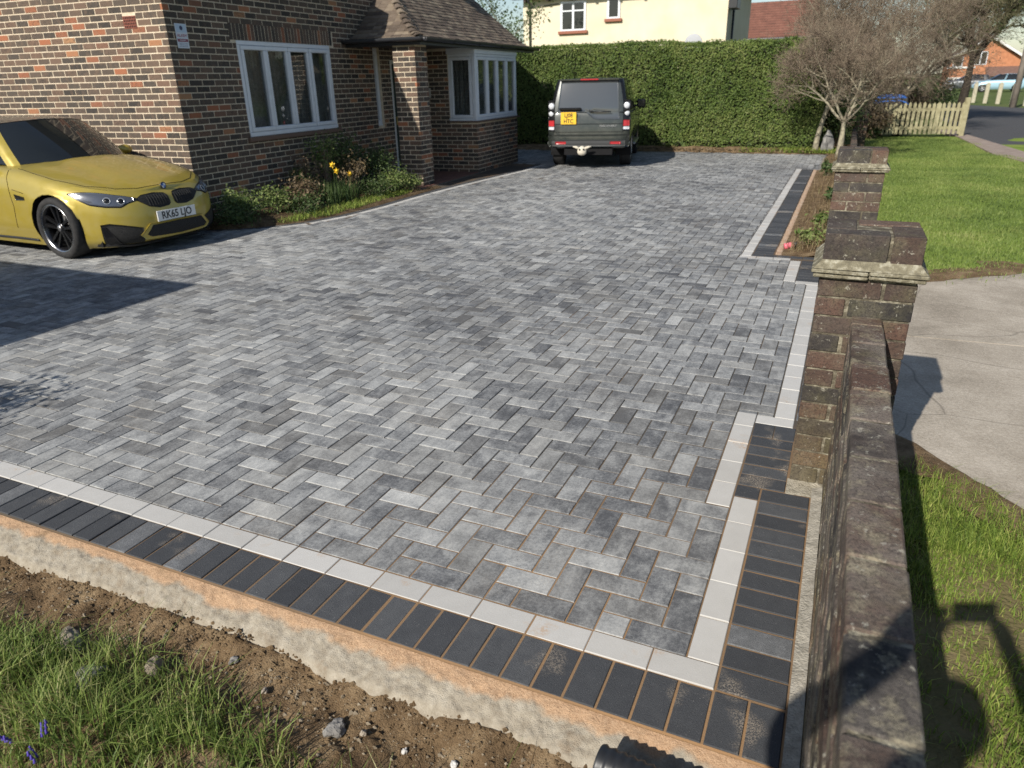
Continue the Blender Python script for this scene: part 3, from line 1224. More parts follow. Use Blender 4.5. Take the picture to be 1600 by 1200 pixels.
# door and white post in the porch
mb = MB()
mb.cbox((5.29, -.12, -.02), (5.36, -.01, 2.11), .006)
mb.cbox((5.98, -.12, -.02), (6.05, -.01, 2.11), .006)
mb.cbox((5.362, -.12, 2.04), (5.978, -.01, 2.11), .006)
hbuild(mb, "door_frame", M_whitepaint, house)
mb = MB(); mb.cbox((5.365, -.1, .0), (5.975, -.05, 2.035), .006)
dr = hbuild(mb, "door", plain("door_green", (.03, .05, .04), .35), house)
mb = MB(); mb.cbox((5.42, -.048, .95), (5.45, -.015, 1.1), .005)
hbuild(mb, "door_handle", plain("brass", (.5, .38, .16), .3, metal=1.0), dr)
mb = MB(); mb.cbox((4.46, .60, .02), (4.57, .71, 2.30), .008)
hbuild(mb, "porch_post", M_whitepaint, house)
mb = MB(); mb.cbox((6.085, .28, 1.42), (6.108, .40, 1.60), .006)
hbuild(mb, "meter_box", plain("cream_box", (.45, .42, .36), .5), house)
# porch floor of red brick paviours
mb = MB(); mb.box((3.3, .0, -.1), (6.1, 1.42, .008))
pf = hbuild(mb, "porch_floor", vary("porch_mortar", (.10, .085, .07), (.16, .13, .10), 10), house)
M_quarry = vary("red_paviour", (.13, .062, .045), (.20, .10, .07), 7, .8, .2, 150)
for i in range(12):
    for j in range(12):
        a, b = 3.32 + i * .228, .02 + j * .114 + 0
        if b + .1 > 1.40: continue
        mb = MB()
        sh = .114 * (j % 2)
        mb.cbox((a + sh * .5, b, .0), (min(6.09, a + sh * .5 + .218), b + .104, .018 + rng.uniform(0, .002)), .003)
        hbuild(mb, "floor_brick", M_quarry, pf)

# porch roof: bellcast, hipped at the near end, tiles as geometry -----
EO, ES, ZE = 1.45, 3.85, 2.365
def roof_z(t):
    return ZE + .30 * t + (.0 if t < .25 else .42 * (t - .25)) + (.0 if t < .5 else .10 * (t - .5))
mb = MB()
ts = [0, .12, .25, .4, .6, .9, 1.2, 1.45, 2.2, 3.0]
for i, (ta, tb) in enumerate(zip(ts, ts[1:])):
    a = [(max(ES, ES + ta if ta < 1.45 else ES + 1.45), EO - ta, roof_z(ta) - .05), (9.32, EO - ta, roof_z(ta) - .05), (9.32, EO - tb, roof_z(tb) - .05), (min(ES + tb, ES + 1.45), EO - tb, roof_z(tb) - .05)]
    mb.add(a, [(0, 3, 2, 1)])
    if tb <= 1.451:
        mb.add([(ES + ta, EO - ta, roof_z(ta) - .05), (ES + tb, EO - tb, roof_z(tb) - .05), (ES + tb, -.0, roof_z(tb) - .05), (ES + ta, -.0, roof_z(ta) - .05)], [(0, 3, 2, 1)])
roof = hbuild(mb, "roof", plain("roof_felt", (.03, .028, .026), .95), house)
mb = MB()
gauge, tw = .098, .166
row = 0
t = -.03
while t < 3.0:
    slope = math.atan((roof_z(t + .1) - roof_z(t)) / .1)
    dt = gauge * math.cos(slope)
    sag = lambda v: .006 * fbm(v, t, 1.5, 2)
    tl = .14 * math.cos(slope)
    # front slope
    s = ES + max(t, 0) + (tw / 2 if row % 2 else 0) - tw * .5
    s = max(s, ES + min(t, 1.45) - .03)
    while s < 9.34:
        z0_, z1_ = roof_z(t) + sag(s) + rng.uniform(0, .006), roof_z(t + tl) + sag(s)
        c = (rng.random(), rng.random(), rng.random())
        e = min(s + tw - .004, 9.36)
        V = [(s, EO - t, z0_ - .014), (e, EO - t, z0_ - .014), (e, EO - t, z0_ + .004), (s, EO - t, z0_ + .004), (s, EO - t - tl, z1_ - .028), (e, EO - t - tl, z1_ - .028), (e, EO - t - tl, z1_ - .010), (s, EO - t - tl, z1_ - .010)]
        mb.add(V, [(0, 1, 2, 3), (3, 2, 6, 7), (0, 3, 7, 4), (1, 5, 6, 2)], c)
        s += tw
    # hip end
    if t < 1.42:
        o_ = EO - max(t, 0) + .02 - (tw / 2 if row % 2 else 0)
        o_ = min(o_, EO - t + .03)
        while o_ > .01:
            z0_, z1_ = roof_z(t) + rng.uniform(0, .006), roof_z(t + tl)
            c = (rng.random(), rng.random(), rng.random())
            e = max(o_ - tw + .004, .004)
            a = ES + t
            V = [(a, o_, z0_ - .014), (a, e, z0_ - .014), (a, e, z0_ + .004), (a, o_, z0_ + .004), (a + tl, o_, z1_ - .028), (a + tl, e, z1_ - .028), (a + tl, e, z1_ - .010), (a + tl, o_, z1_ - .010)]
            mb.add(V, [(3, 2, 1, 0), (7, 6, 2, 3), (4, 7, 3, 0), (2, 6, 5, 1)], c)
            o_ -= tw
    t += dt
    row += 1
rt = hbuild(mb, "roof_tiles", M_tile, roof)
bm = bmesh.new(); bm.from_mesh(rt.data)
bm.free()
stuff(rt)
for k in range(13):                                           # bonnet tiles down the hip
    t = .02 + k * .108
    mb = MB()
    d = Vector((1, -1, (roof_z(t + .1) - roof_z(t)) / .1)).normalized()
    p0 = Vector((ES + t, EO - t, roof_z(t) + .012))
    side = Vector((1, 1, 0)).normalized()
    V, F = [], []
    for q, (l, lift, w) in enumerate(((0, .022, .095), (.16, .0, .07))):
        for a in (-1, -.5, 0, .5, 1):
            pt = p0 + d * l + side * (a * w) + Vector((0, 0, lift + .035 * (1 - a * a)))
            V.append(tuple(pt)); 
    for q in (0, 1):
        for a in range(5):
            v = Vector(V[q * 5 + a]); V.append(tuple(v - Vector((0, 0, .014))))
    for a in range(4):
        F.append((a, a + 1, 5 + a + 1, 5 + a)); F.append((a, 10 + a, 11 + a, a + 1))
    mb.add(V, F, (rng.random(), rng.random(), rng.random()))
    o = hbuild(mb, "hip_tile", M_tile, roof)
    bm = bmesh.new(); bm.from_mesh(o.data); bmesh.ops.recalc_face_normals(bm, faces=bm.faces); bm.to_mesh(o.data); bm.free()
# soffit, fascia and gutter
mb = MB()
mb.box((ES + .03, .0, 2.30), (9.28, EO - .05, 2.315))
hbuild(mb, "soffit", plain("dark_soffit", (.05, .045, .04), .7), house)
mb = MB()
mb.box((ES + .005, .0, 2.27), (ES + .028, EO - .05, 2.39))
mb.box((ES + .005, EO - .048, 2.27), (9.3, EO - .025, 2.39))
hbuild(mb, "fascia", M_black, house)
def gutter(p, q, seg, name="gutter"):
    p, q = Vector(p), Vector(q)
    d = (q - p)
    n_ = max(1, int(d.length / seg))
    u = d.normalized()
    w = Vector((0, 0, 1)).cross(u)
    mb = MB()
    V, F = [], []
    r0 = .056
    for t in (0, 1):
        for k in range(9):
            a = math.pi * k / 8
            V.append(tuple(p.lerp(q, t) + w * r0 * math.cos(a) - Vector((0, 0, r0 * math.sin(a) * 1.0))))
    for k in range(8):
        F.append((k, k + 1, 10 + k, 9 + k))
    mb.add(V, F)
    o = hbuild(mb, name, M_gutter, house)
    for i in range(n_ + 1):
        c = p.lerp(q, i / n_)
        mb = MB()
        V, F = [], []
        for t in (-.028, .028):
            for k in range(9):
                a = math.pi * k / 8
                V.append(tuple(c + u * t + w * (r0 + .006) * math.cos(a) - Vector((0, 0, (r0 + .006) * math.sin(a)))))
        for k in range(8):
            F.append((k, k + 1, 10 + k, 9 + k))
        mb.add(V, F)
        hbuild(mb, "gutter_bracket", M_black, o)
gutter((ES + .005, EO + .03, 2.375), (9.36, EO + .03, 2.375), 1.1)
gutter((ES - .055, .02, 2.375), (ES - .055, EO + .08, 2.375), 1.4)
# small roof light high on the slope
mb = MB()
mb.cbox((7.9, -.75, roof_z(2.05) - .1), (8.9, .05, roof_z(1.6) + .28), .01)
dm = hbuild(mb, "roof_light", M_black, house)
mb = MB()
mb.cbox((7.86, .052, roof_z(1.6) + .18), (8.94, .09, roof_z(1.6) + .30), .01)
hbuild(mb, "roof_light_trim", plain("lead_grey", (.28, .29, .30), .5), dm)
# main roof over the two-storey wing
mb = MB()
V = [(-.28, .30, 3.23), (3.98, .30, 3.23), (3.98, -6.7, 3.23), (-.28, -6.7, 3.23), (2.6, -3.2, 5.5), (3.98, -3.2, 5.5)]
mb.add(V, [(0, 1, 5, 4), (1, 2, 5), (2, 3, 4, 5), (3, 0, 4), (3, 2, 1, 0)])
o = hbuild(mb, "main_roof", M_tile, house)
bm = bmesh.new(); bm.from_mesh(o.data); bmesh.ops.recalc_face_normals(bm, faces=bm.faces); bm.to_mesh(o.data); bm.free()
# rear slope behind the catslide
mb = MB()
mb.add([(3.9, -1.55, roof_z(3.0) - .05), (9.32, -1.55, roof_z(3.0) - .05), (9.32, -3.2, 5.72), (3.9, -3.2, 5.72), (9.32, -6.6, 3.0), (3.9, -6.6, 3.0)], [(0, 1, 2, 3), (3, 2, 4, 5)])
hbuild(mb, "rear_roof", M_tile, house)

# alarm sign on the front wall, by the corner
sg = thing("wall_sign", "small white and blue security notice fixed to the shaded brick wall by the corner", "sign")
mb = MB(); mb.cbox((.135, .003, 2.155), (.325, .008, 2.435), .001)
hbuild(mb, "sign_board", plain("sign_white", (.62, .66, .72), .4), sg)
mb = MB(); mb.box((.150, .0082, 2.335), (.312, .0092, 2.425))
hbuild(mb, "blue_panel", plain("sign_pale_blue", (.45, .55, .68), .4), sg)
mb = MB(); mb.lathe([(0.0, 0), (.026, 0), (.026, .002)], 16, Matrix.Translation((.231, .0105, 2.385)) @ Matrix.Rotation(R(90), 4, 'X'))
hbuild(mb, "emblem", plain("sign_navy", (.02, .03, .10), .4), sg)
mb = MB(); mb.box((.145, .0082, 2.228), (.315, .0092, 2.262))
hbuild(mb, "red_band", plain("sign_maroon", (.24, .03, .06), .4), sg)
def hang_text(txt, size, s, off, z, mat, par, name="lettering", sx=1.0):
    me = text_mesh(txt, size, .0006)
    o = link(name, me, mat, par)
    # text local x -> -?; on a face looking +off the reader sees +s to the right
    rx = Matrix((( HW.x, 0, HN.x, 0), (HW.y, 0, HN.y, 0), (0, 1, 0, 0), (0, 0, 0, 1)))
    o.matrix_world = Matrix.Translation(hp(s, off, z)) @ rx @ Matrix.Scale(sx, 4, (1, 0, 0))
    return o
hang_text("ALARM", .05, .23, .0095, 2.298, plain("sign_red", (.35, .03, .05), .4), sg)
hang_text("WARNING", .022, .23, .0098, 2.245, M_white, sg)
for k in range(3):
    mb = MB(); mb.box((.16, .0082, 2.172 + k * .018), (.30, .009, 2.178 + k * .018))
    hbuild(mb, "small_print", plain("sign_ink", (.20, .22, .30), .5), sg)

# ------------------------------------------------------------------ vehicles
def mk_paint(name, c, flake=.25, rough=.32, dust=.12):
    g = G(name)
    f = g.noise(700, 2)
    col = g.mix(g.math('MULTIPLY', f, flake), c, tuple(min(1, x * 1.7) for x in c))
    d = g.math('MULTIPLY', g.ramp(g.noise(6, 5, .7), [(.4, 0.0), (.75, 1.0)]), dust)
    col = g.mix(d, col, (.30, .27, .22))
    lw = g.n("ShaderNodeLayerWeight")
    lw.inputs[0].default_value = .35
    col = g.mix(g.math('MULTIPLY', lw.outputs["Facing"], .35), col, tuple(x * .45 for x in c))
    return g.out(col, g.math('ADD', rough, g.math('MULTIPLY', d, 1.2)), .5, .25, Coat_Weight=.8, Coat_Roughness=.06)


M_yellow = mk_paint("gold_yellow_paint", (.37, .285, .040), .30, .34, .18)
M_suvpaint = mk_paint("dark_green_grey_paint", (.024, .030, .027), .2, .30, .10)
M_tyre = vary("tyre_rubber", (.016, .016, .017), (.035, .034, .033), 20, .8, .3, 90)
M_rimdark = plain("dark_alloy", (.055, .056, .06), .28, .5, .85)
M_rimlip = plain("alloy_edge", (.42, .42, .43), .25, .5, 1.0)
M_alloy = plain("silver_alloy", (.42, .42, .43), .35, .5, .9)
M_carglass = mk_glass("dark_car_glass", (.010, .012, .013), .04)
M_trim = plain("gloss_black_trim", (.008, .008, .009), .22, .5)
M_mesh = vary("grille_mesh", (.006, .006, .006), (.02, .02, .02), 160, .6, .6, 300)
M_chrome = plain("chrome", (.72, .73, .75), .12, .5, 1.0)
M_lampglass = plain("lamp_silver", (.20, .21, .23), .14, .6, .7)
M_ring = plain("lamp_ring_grey", (.42, .44, .46), .2, .6, .5)
M_lamp = plain("clear_lens", (.75, .77, .80), .15, .6, .2)
M_red = plain("red_lens", (.42, .03, .035), .2, .5)
M_plate_w = plain("plate_white", (.72, .72, .70), .45)
M_plate_y = plain("plate_yellow", (.80, .48, .03), .45)
M_ink = plain("plate_ink", (.012, .012, .014), .5)
M_carbon = vary("carbon_roof", (.02, .018, .016), (.05, .043, .036), 40, .3, 0, 1, .5, Coat_Weight=1.0)

def sp(x, xs, ys):
    """smooth (Catmull-Rom style) interpolation through points"""
    xs = list(xs); ys = list(ys)
    if xs[0] > xs[-1]:
        xs, ys = xs[::-1], ys[::-1]
    if x <= xs[0]: return ys[0]
    if x >= xs[-1]: return ys[-1]
    i = 0
    while x > xs[i + 1]: i += 1
    h = xs[i + 1] - xs[i]
    t = (x - xs[i]) / h
    def slope(k):
        if k == 0: return (ys[1] - ys[0]) / (xs[1] - xs[0])
        if k == len(xs) - 1: return (ys[-1] - ys[-2]) / (xs[-1] - xs[-2])
        return (ys[k + 1] - ys[k - 1]) / (xs[k + 1] - xs[k - 1])
    m0, m1 = slope(i) * h, slope(i + 1) * h
    t2, t3 = t * t, t * t * t
    return (2 * t3 - 3 * t2 + 1) * ys[i] + (t3 - 2 * t2 + t) * m0 + (-2 * t3 + 3 * t2) * ys[i + 1] + (t3 - t2) * m1


class Car:
    def __init__(self, spec, root, paint, fine=1.0):
        self.s, self.root, self.paint = spec, root, paint
        s = spec
        nl = int(26 * fine)
        nf, ns, nr = int(26 * fine), int(96 * fine), int(20 * fine)
        LF = s['f']
        half = []                                       # half[l] = list of (x,y,z)
        for li in range(nl + 1):
            f = li / nl
            W, xf, xr = sp(f, LF, s['W']), sp(f, LF, s['xf']), sp(f, LF, s['xr'])
            row = []
            e = 2 / s['nfront']
            for k in range(nf):
                th = math.pi / 2 * k / nf
                x = s['xa'] + (xf - s['xa']) * max(0, math.cos(th)) ** e
                y = W * math.sin(th) ** e
                row.append([x, y])
            for k in range(ns):
                x = s['xa'] + (s['xb'] - s['xa']) * k / ns
                row.append([x, W])
            e = 2 / s['nrear']
            for k in range(nr + 1):
                th = math.pi / 2 * (1 - k / nr)
                x = s['xb'] + (xr - s['xb']) * max(0, math.cos(th)) ** e
                y = W * math.sin(th) ** e
                row.append([x, y])
            for p in row:
                x = p[0]
                fl = 0.0
                for ax in s['axles']:
                    fl += s['flare'] * math.exp(-((x - ax) / .42) ** 2) * math.exp(-((f - .5) / .35) ** 2)
                waist = s.get('tuck', .0) * math.exp(-((f - .12) / .12) ** 2) * (1 if s['axles'][1] < x < s['axles'][0] else 0)
                if p[1] > .3 * W: p[1] += (fl - waist) * min(1, (p[1] / W - .3) / .5)
                zt = sp(x, s['tx'], s['tz'])
                zb = s['z0'] + s.get('rise', 0) * 0
                p.append(zb + (zt - zb) * f)
            half.append(row)
        self.half = half
        nc = len(half[0])
        V, F = [], []
        for sgn in (1, -1):
            o = len(V)
            for row in half:
                V += [(x, sgn * y, z) for x, y, z in row]
            for l in range(nl):
                for c in range(nc - 1):
                    a, b, d, e_ = o + l * nc + c, o + l * nc + c + 1, o + (l + 1) * nc + c + 1, o + (l + 1) * nc + c
                    F.append((a, b, d, e_) if sgn > 0 else (e_, d, b, a))
        # top deck
        nd = int(12 * fine)
        top = half[-1]
        for sgn in (1, -1):
            o = len(V)
            for m in range(nd + 1):
                k = 1 - m / nd
                for (x, y, z) in top:
                    yy = y * k
                    cr = sp(x, s['cx'], s['cz'])
                    dz = cr * (1 - k * k)
                    if 'bulge' in s: dz += s['bulge'](x, yy)
                    V.append((x, sgn * yy, z + dz))
            for m in range(nd):
                for c in range(nc - 1):
                    a, b, d, e_ = o + m * nc + c, o + m * nc + c + 1, o + (m + 1) * nc + c + 1, o + (m + 1) * nc + c
                    F.append((a, b, d, e_) if sgn > 0 else (e_, d, b, a))
        V = np.array(V)
        # wheel arches
        keep = []
        rr = s['arch']
        inside = np.zeros(len(V), bool)
        cen = np.zeros((len(V), 2))
        for ax in s['axles']:
            d = np.hypot(V[:, 0] - ax, V[:, 2] - s['wz'])
            m = (d < rr) & (np.abs(V[:, 1]) > .55 * max(s['W'])) & (V[:, 2] < s['wz'] + rr + .02)
            cen[m] = (ax, s['wz'])
            inside |= m
        F2 = [f for f in F if not all(inside[i] for i in f)]
        used = set(i for f in F2 for i in f)
        for i in used:
            if inside[i]:
                dx, dz = V[i, 0] - cen[i, 0], V[i, 2] - cen[i, 1]
                d = max(1e-6, math.hypot(dx, dz))
                V[i, 0] = cen[i, 0] + dx / d * rr
                V[i, 2] = cen[i, 1] + dz / d * rr
        bm = bmesh.new()
        bv = [bm.verts.new(v) for v in V]
        for f in F2:
            try: bm.faces.new([bv[i] for i in f])
            except ValueError: pass
        bmesh.ops.remove_doubles(bm, verts=bm.verts, dist=.0006)
        bmesh.ops.delete(bm, geom=[v for v in bm.verts if not v.link_faces], context='VERTS')
        bmesh.ops.recalc_face_normals(bm, faces=bm.faces)
        for f in bm.faces: f.smooth = True
        me = bpy.data.meshes.new("body")
        bm.to_mesh(me)
        self.bvh = BVHTree.FromBMesh(bm)
        bm.free()
        self.body = link("body", me, paint, root)
        # wheel housings and floor
        for ax in s['axles']:
            for sgn in (1, -1):
                mb = MB()
                w_o, w_i = max(s['W']) + s['flare'] - .012, max(s['W']) - .36
                V, F = [], []
                n = 20
                for k in range(n + 1):
                    a = -.35 + (math.pi + .7) * k / n
                    x, z = ax + (rr + .004) * math.cos(a), s['wz'] + (rr + .004) * math.sin(a)
                    yo = min(w_o, self.side_y(x, z) + .002)
                    V += [(x, sgn * yo, z), (x, sgn * w_i, z)]
                F = [(2 * k, 2 * k + 1, 2 * k + 3, 2 * k + 2) for k in range(n)]
                F.append(tuple(range(1, 2 * n + 2, 2)))
                mb.add(V, F)
                mb.build("wheel_housing", M_dark, self.body)
        mb = MB()
        mb.box((s['xr'][0] + .25, -max(s['W']) + .16, s['z0'] + .02), (s['xf'][0] - .2, max(s['W']) - .16, s['z0'] + .09))
        mb.build("underside", M_dark, self.body)

    def side_y(self, x, z):
        r = self.bvh.ray_cast(Vector((x, 3, z)), Vector((0, -1, 0)))
        return r[0].y if r[0] else max(self.s['W'])

    def snap(self, p, off):
        p = Vector(p)
        r = self.bvh.find_nearest(p)
        nrm = r[1]
        c = Vector((self.s['xa'] - 1.0 if p.x > -1.5 else self.s['xb'] + .6, 0, .5))
        if nrm.dot(r[0] - c) < 0: nrm = -nrm
        return r[0] + nrm * off

    def front(self, y, z, off=.004, d=1):
        r = self.bvh.ray_cast(Vector((3 * d if d > 0 else -8, y, z)), Vector((-d, 0, 0)))
        if r[0] is None:
            return self.snap((self.s['xf'][0] if d > 0 else self.s['xr'][0], y, z), off)
        return r[0] + Vector((off * d, 0, 0))

    def patch(self, name, up, lo, mat, off=.004, nu=24, nv=8, parent=None, thick=.0, mirror=False, project=None, smooth=True):
        """skin between polylines up and lo, laid on the body; project='front'/'rear' casts along x"""
        def res(pl, n):
            pl = [Vector(p) for p in pl]
            L = [0.0]
            for a, b in zip(pl, pl[1:]): L.append(L[-1] + (b - a).length)
            out = []
            for i in range(n + 1):
                t = L[-1] * i / n
                k = 0
                while k < len(pl) - 2 and L[k + 1] < t: k += 1
                d = max(1e-9, L[k + 1] - L[k])
                out.append(pl[k].lerp(pl[k + 1], (t - L[k]) / d))
            return out
        U_, L_ = res(up, nu), res(lo, nu)
        objs = []
        for sgn in ((1, -1) if mirror else (1,)):
            V = []
            for j in range(nv + 1):
                for i in range(nu + 1):
                    p = L_[i].lerp(U_[i], j / nv)
                    p = Vector((p.x, sgn * p.y, p.z))
                    if project == 'front': q = self.front(p.y, p.z, off, 1)
                    elif project == 'rear': q = self.front(p.y, p.z, off, -1)
                    else: q = self.snap(p, off)
                    V.append(tuple(q))
            F = [(j * (nu + 1) + i, j * (nu + 1) + i + 1, (j + 1) * (nu + 1) + i + 1, (j + 1) * (nu + 1) + i) for j in range(nv) for i in range(nu)]
            # skirt back into the body so that the piece has thickness
            ring = [i for i in range(nu + 1)] + [(j * (nu + 1) + nu) for j in range(1, nv + 1)] + [(nv * (nu + 1) + i) for i in range(nu - 1, -1, -1)] + [(j * (nu + 1)) for j in range(nv - 1, 0, -1)]
            b0 = len(V)
            for i in ring:
                p = Vector(V[i])
                r = self.bvh.find_nearest(p)
                d = r[0] - p
                V.append(tuple(p + d * 1.0 + (d.normalized() * .004 if d.length > 1e-6 else Vector())))
            m = len(ring)
            F += [(ring[k], ring[(k + 1) % m], b0 + (k + 1) % m, b0 + k) for k in range(m)]
            me = np_mesh(name, np.array(V), F, None, smooth)
            objs.append(link(name, me, mat, parent or self.root))
        return objs

    def line(self, name, pts, w, mat, off=.0012, mirror=True, parent=None):
        """a shut line: narrow dark strip following the body"""
        for sgn in ((1, -1) if mirror else (1,)):
            P = []
            pts_ = [Vector((p[0], sgn * p[1], p[2])) for p in pts]
            for a, b in zip(pts_, pts_[1:]):
                n = max(2, int((b - a).length / .03))
                P += [self.snap(a.lerp(b, k / n), off) for k in range(n)]
            P.append(self.snap(pts_[-1], off))
            mb = MB()
            mb.tube([tuple(p) for p in P], w / 2, 4)
            mb.build(name, mat, parent or self.body, True)

    def cabin(self, bot, top, kinds, bulge, crown, mats, sub=7, nv=8, roof_mat=None, sunk=.02):
        """bot/top: matching half outlines front centre -> rear centre; kinds[i] names the strip i..i+1"""
        def curve(pl, t):
            ts = list(range(len(pl)))
            return Vector([sp(t, ts, [p[k] for p in pl]) for k in range(3)])
        n = len(bot)
        strips = {}
        order = []
        for i in range(n - 1):
            order.append((i, kinds[i]))
        groups = []
        for i, k in order:
            if groups and groups[-1][0] == k: groups[-1][2] = i + 1
            else: groups.append([k, i, i + 1])
        def pt(t, g, off=0.0):
            b, tp = curve(bot, t), curve(top, t)
            p = b.lerp(tp, g)
            k = 4 * g * (1 - g)
            cen = Vector((sum(q[0] for q in bot) / n, 0, p.z))
            d = (p - cen)
            # outward: mostly along y for sides, along x for ends
            a, c = curve(bot, max(0, t - .05)), curve(bot, min(n - 1, t + .05))
            tan = (c - a); nrm = Vector((tan.y, -tan.x, 0)).normalized()
            if nrm.dot(d) < 0: nrm = -nrm
            return p + nrm * (bulge * k + off)
        for (k, a, b) in groups:
            name, mat, ga, gb, off = mats[k]
            sides = (1, -1)
            m = (b - a) * sub
            ends = (a == 0 or b == n - 1)
            def grid(sgn):
                V = []
                for j in range(nv + 1):
                    g = ga + (gb - ga) * j / nv
                    for i in range(m + 1):
                        p = pt(a + (b - a) * i / m, g, off)
                        V.append((p.x, sgn * p.y, p.z))
                F = [(j * (m + 1) + i, j * (m + 1) + i + 1, (j + 1) * (m + 1) + i + 1, (j + 1) * (m + 1) + i) for j in range(nv) for i in range(m)]
                return V, F if sgn > 0 else [tuple(reversed(f)) for f in F]
            if ends:
                V, F = grid(1); V2, F2 = grid(-1)
                o = len(V)
                me = np_mesh(name, np.array(V + V2), F + [tuple(i + o for i in f) for f in F2], None, True)
                bm = bmesh.new(); bm.from_mesh(me); bmesh.ops.remove_doubles(bm, verts=bm.verts, dist=.0008); bmesh.ops.recalc_face_normals(bm, faces=bm.faces); bm.to_mesh(me); bm.free()
                link(name, me, mat, self.root)
            else:
                for sgn in sides:
                    V, F = grid(sgn)
                    link(name, np_mesh(name, np.array(V), F, None, True), mat, self.root)
        # frame below/above glass in the pillar colour: a full skin slightly inside
        for sgn in (1, -1):
            pass
        V, F = [], []
        M = (n - 1) * sub
        for sgn in (1, -1):
            o = len(V)
            for j in range(nv + 1):
                for i in range(M + 1):
                    p = pt((n - 1) * i / M, j / nv, -.012)
                    V.append((p.x, sgn * p.y, p.z))
            F += [(o + j * (M + 1) + i, o + j * (M + 1) + i + 1, o + (j + 1) * (M + 1) + i + 1, o + (j + 1) * (M + 1) + i) for j in range(nv) for i in range(M)]
        me = np_mesh("cabin_frame", np.array(V), F, None, True)
        bm = bmesh.new(); bm.from_mesh(me); bmesh.ops.remove_doubles(bm, verts=bm.verts, dist=.0008); bmesh.ops.recalc_face_normals(bm, faces=bm.faces); bm.to_mesh(me); bm.free()
        link("cabin_frame", me, M_trim, self.root)
        # roof
        V, F = [], []
        nd = 10
        for sgn in (1, -1):
            o = len(V)
            for m_ in range(nd + 1):
                k = 1 - m_ / nd
                for i in range(M + 1):
                    p = curve(top, (n - 1) * i / M)
                    V.append((p.x, sgn * p.y * k, p.z + crown * (1 - k * k) * sp(p.x, [top[-1][0], (top[0][0] + top[-1][0]) / 2, top[0][0]], [.25, 1, .25])))
            F += [(o + m_ * (M + 1) + i, o + m_ * (M + 1) + i + 1, o + (m_ + 1) * (M + 1) + i + 1, o + (m_ + 1) * (M + 1) + i) for m_ in range(nd) for i in range(M)]
        me = np_mesh("roof", np.array(V), F, None, True)
        bm = bmesh.new(); bm.from_mesh(me); bmesh.ops.remove_doubles(bm, verts=bm.verts, dist=.0008); bmesh.ops.recalc_face_normals(bm, faces=bm.faces); bm.to_mesh(me); bm.free()
        return link("roof", me, roof_mat or self.paint, self.root)


def wheel(root, x, y, r, w, rim_mat, lip_mat, spokes=5, double=True, inner=.70, steer=0.0):
    """tyre with a rim as its sub-part; the outer face looks along sign(y)"""
    sg = 1 if y > 0 else -1
    M = Matrix.Translation((x, y, r)) @ Matrix.Rotation(steer, 4, 'Z') @ Matrix.Rotation(R(-90) * sg, 4, 'X')
    ri = r * inner
    h = w / 2
    mb = MB()
    prof = [(ri, -h * .86), (ri + .015, -h * .96), (r * .86, -h), (r * .955, -h * .93), (r * .993, -h * .72), (r, -h * .4), (r, h * .4), (r * .993, h * .72), (r * .955, h * .93), (r * .86, h), (ri + .015, h * .96), (ri, h * .86)]
    mb.lathe(prof, 44, M, closed=True)
    ty = mb.build("wheel", M_tyre, root, True)
    mb = MB()
    mb.lathe([(ri + .004, -h * .9), (ri - .02, -h * .6), (ri - .03, h * .5), (ri - .012, h * .82), (ri + .006, h * .92), (ri + .006, h * .84)], 40, M)
    mb2 = MB()
    mb2.lathe([(ri - .012, h * .80), (ri - .002, h * .93), (ri + .010, h * .93), (ri + .012, h * .82)], 44, M)
    # barrel without end caps
    barrel = mb
    barrel.F = [f for f in barrel.F if len(f) == 4]; barrel.C = barrel.C[:len(barrel.F)]
    rim = barrel.build("rim", rim_mat, ty, True)
    mb2.F = [f for f in mb2.F if len(f) == 4]; mb2.C = mb2.C[:len(mb2.F)]
    mb2.build("rim_edge", lip_mat, ty, True)
    mb = MB()
    zf = h * .60
    for k in range(spokes):
        a0 = 2 * math.pi * k / spokes + .31
        for d in ((-.17, .17) if double else (0,)):
            a1 = a0 + d * 1.25
            p0 = Vector((.05 * math.cos(a0 + d * 2.2), .05 * math.sin(a0 + d * 2.2), zf))
            p1 = Vector(((ri - .012) * math.cos(a1), (ri - .012) * math.sin(a1), zf + h * .14))
            dv = (p1 - p0); side = Vector((-dv.y, dv.x, 0)).normalized()
            w0, w1 = (.017, .021) if double else (.03, .045)
            dp = .028
            V = []
            for p, ww in ((p0, w0), (p1, w1)):
                for (s_, z_) in ((-ww, -dp), (ww, -dp), (ww * .7, 0), (-ww * .7, 0)):
                    V.append(tuple(M @ (p + side * s_ + Vector((0, 0, z_)))))
            mb.add(V, [(0, 1, 5, 4), (1, 2, 6, 5), (2, 3, 7, 6), (3, 0, 4, 7), (0, 3, 2, 1), (4, 5, 6, 7)])
    mb.build("spokes", rim_mat, ty)
    mb = MB()
    mb.lathe([(.0, zf + .012), (.034, zf + .010), (.06, zf - .004), (.075, zf - .03)], 24, M)
    mb.build("hub", rim_mat, ty, True)
    mb = MB()
    mb.lathe([(.0, zf + .0135), (.030, zf + .0125), (.031, zf + .010)], 20, M)
    mb.build("hub_badge", M_alloy, ty, True)
    mb = MB()
    mb.lathe([(.0, -.01), (r * .52, -.01), (r * .52, .012), (.0, .012)], 32, M)
    mb.build("brake_disc", plain("disc_steel", (.16, .155, .15), .4, .5, .9), ty, True)
    return ty


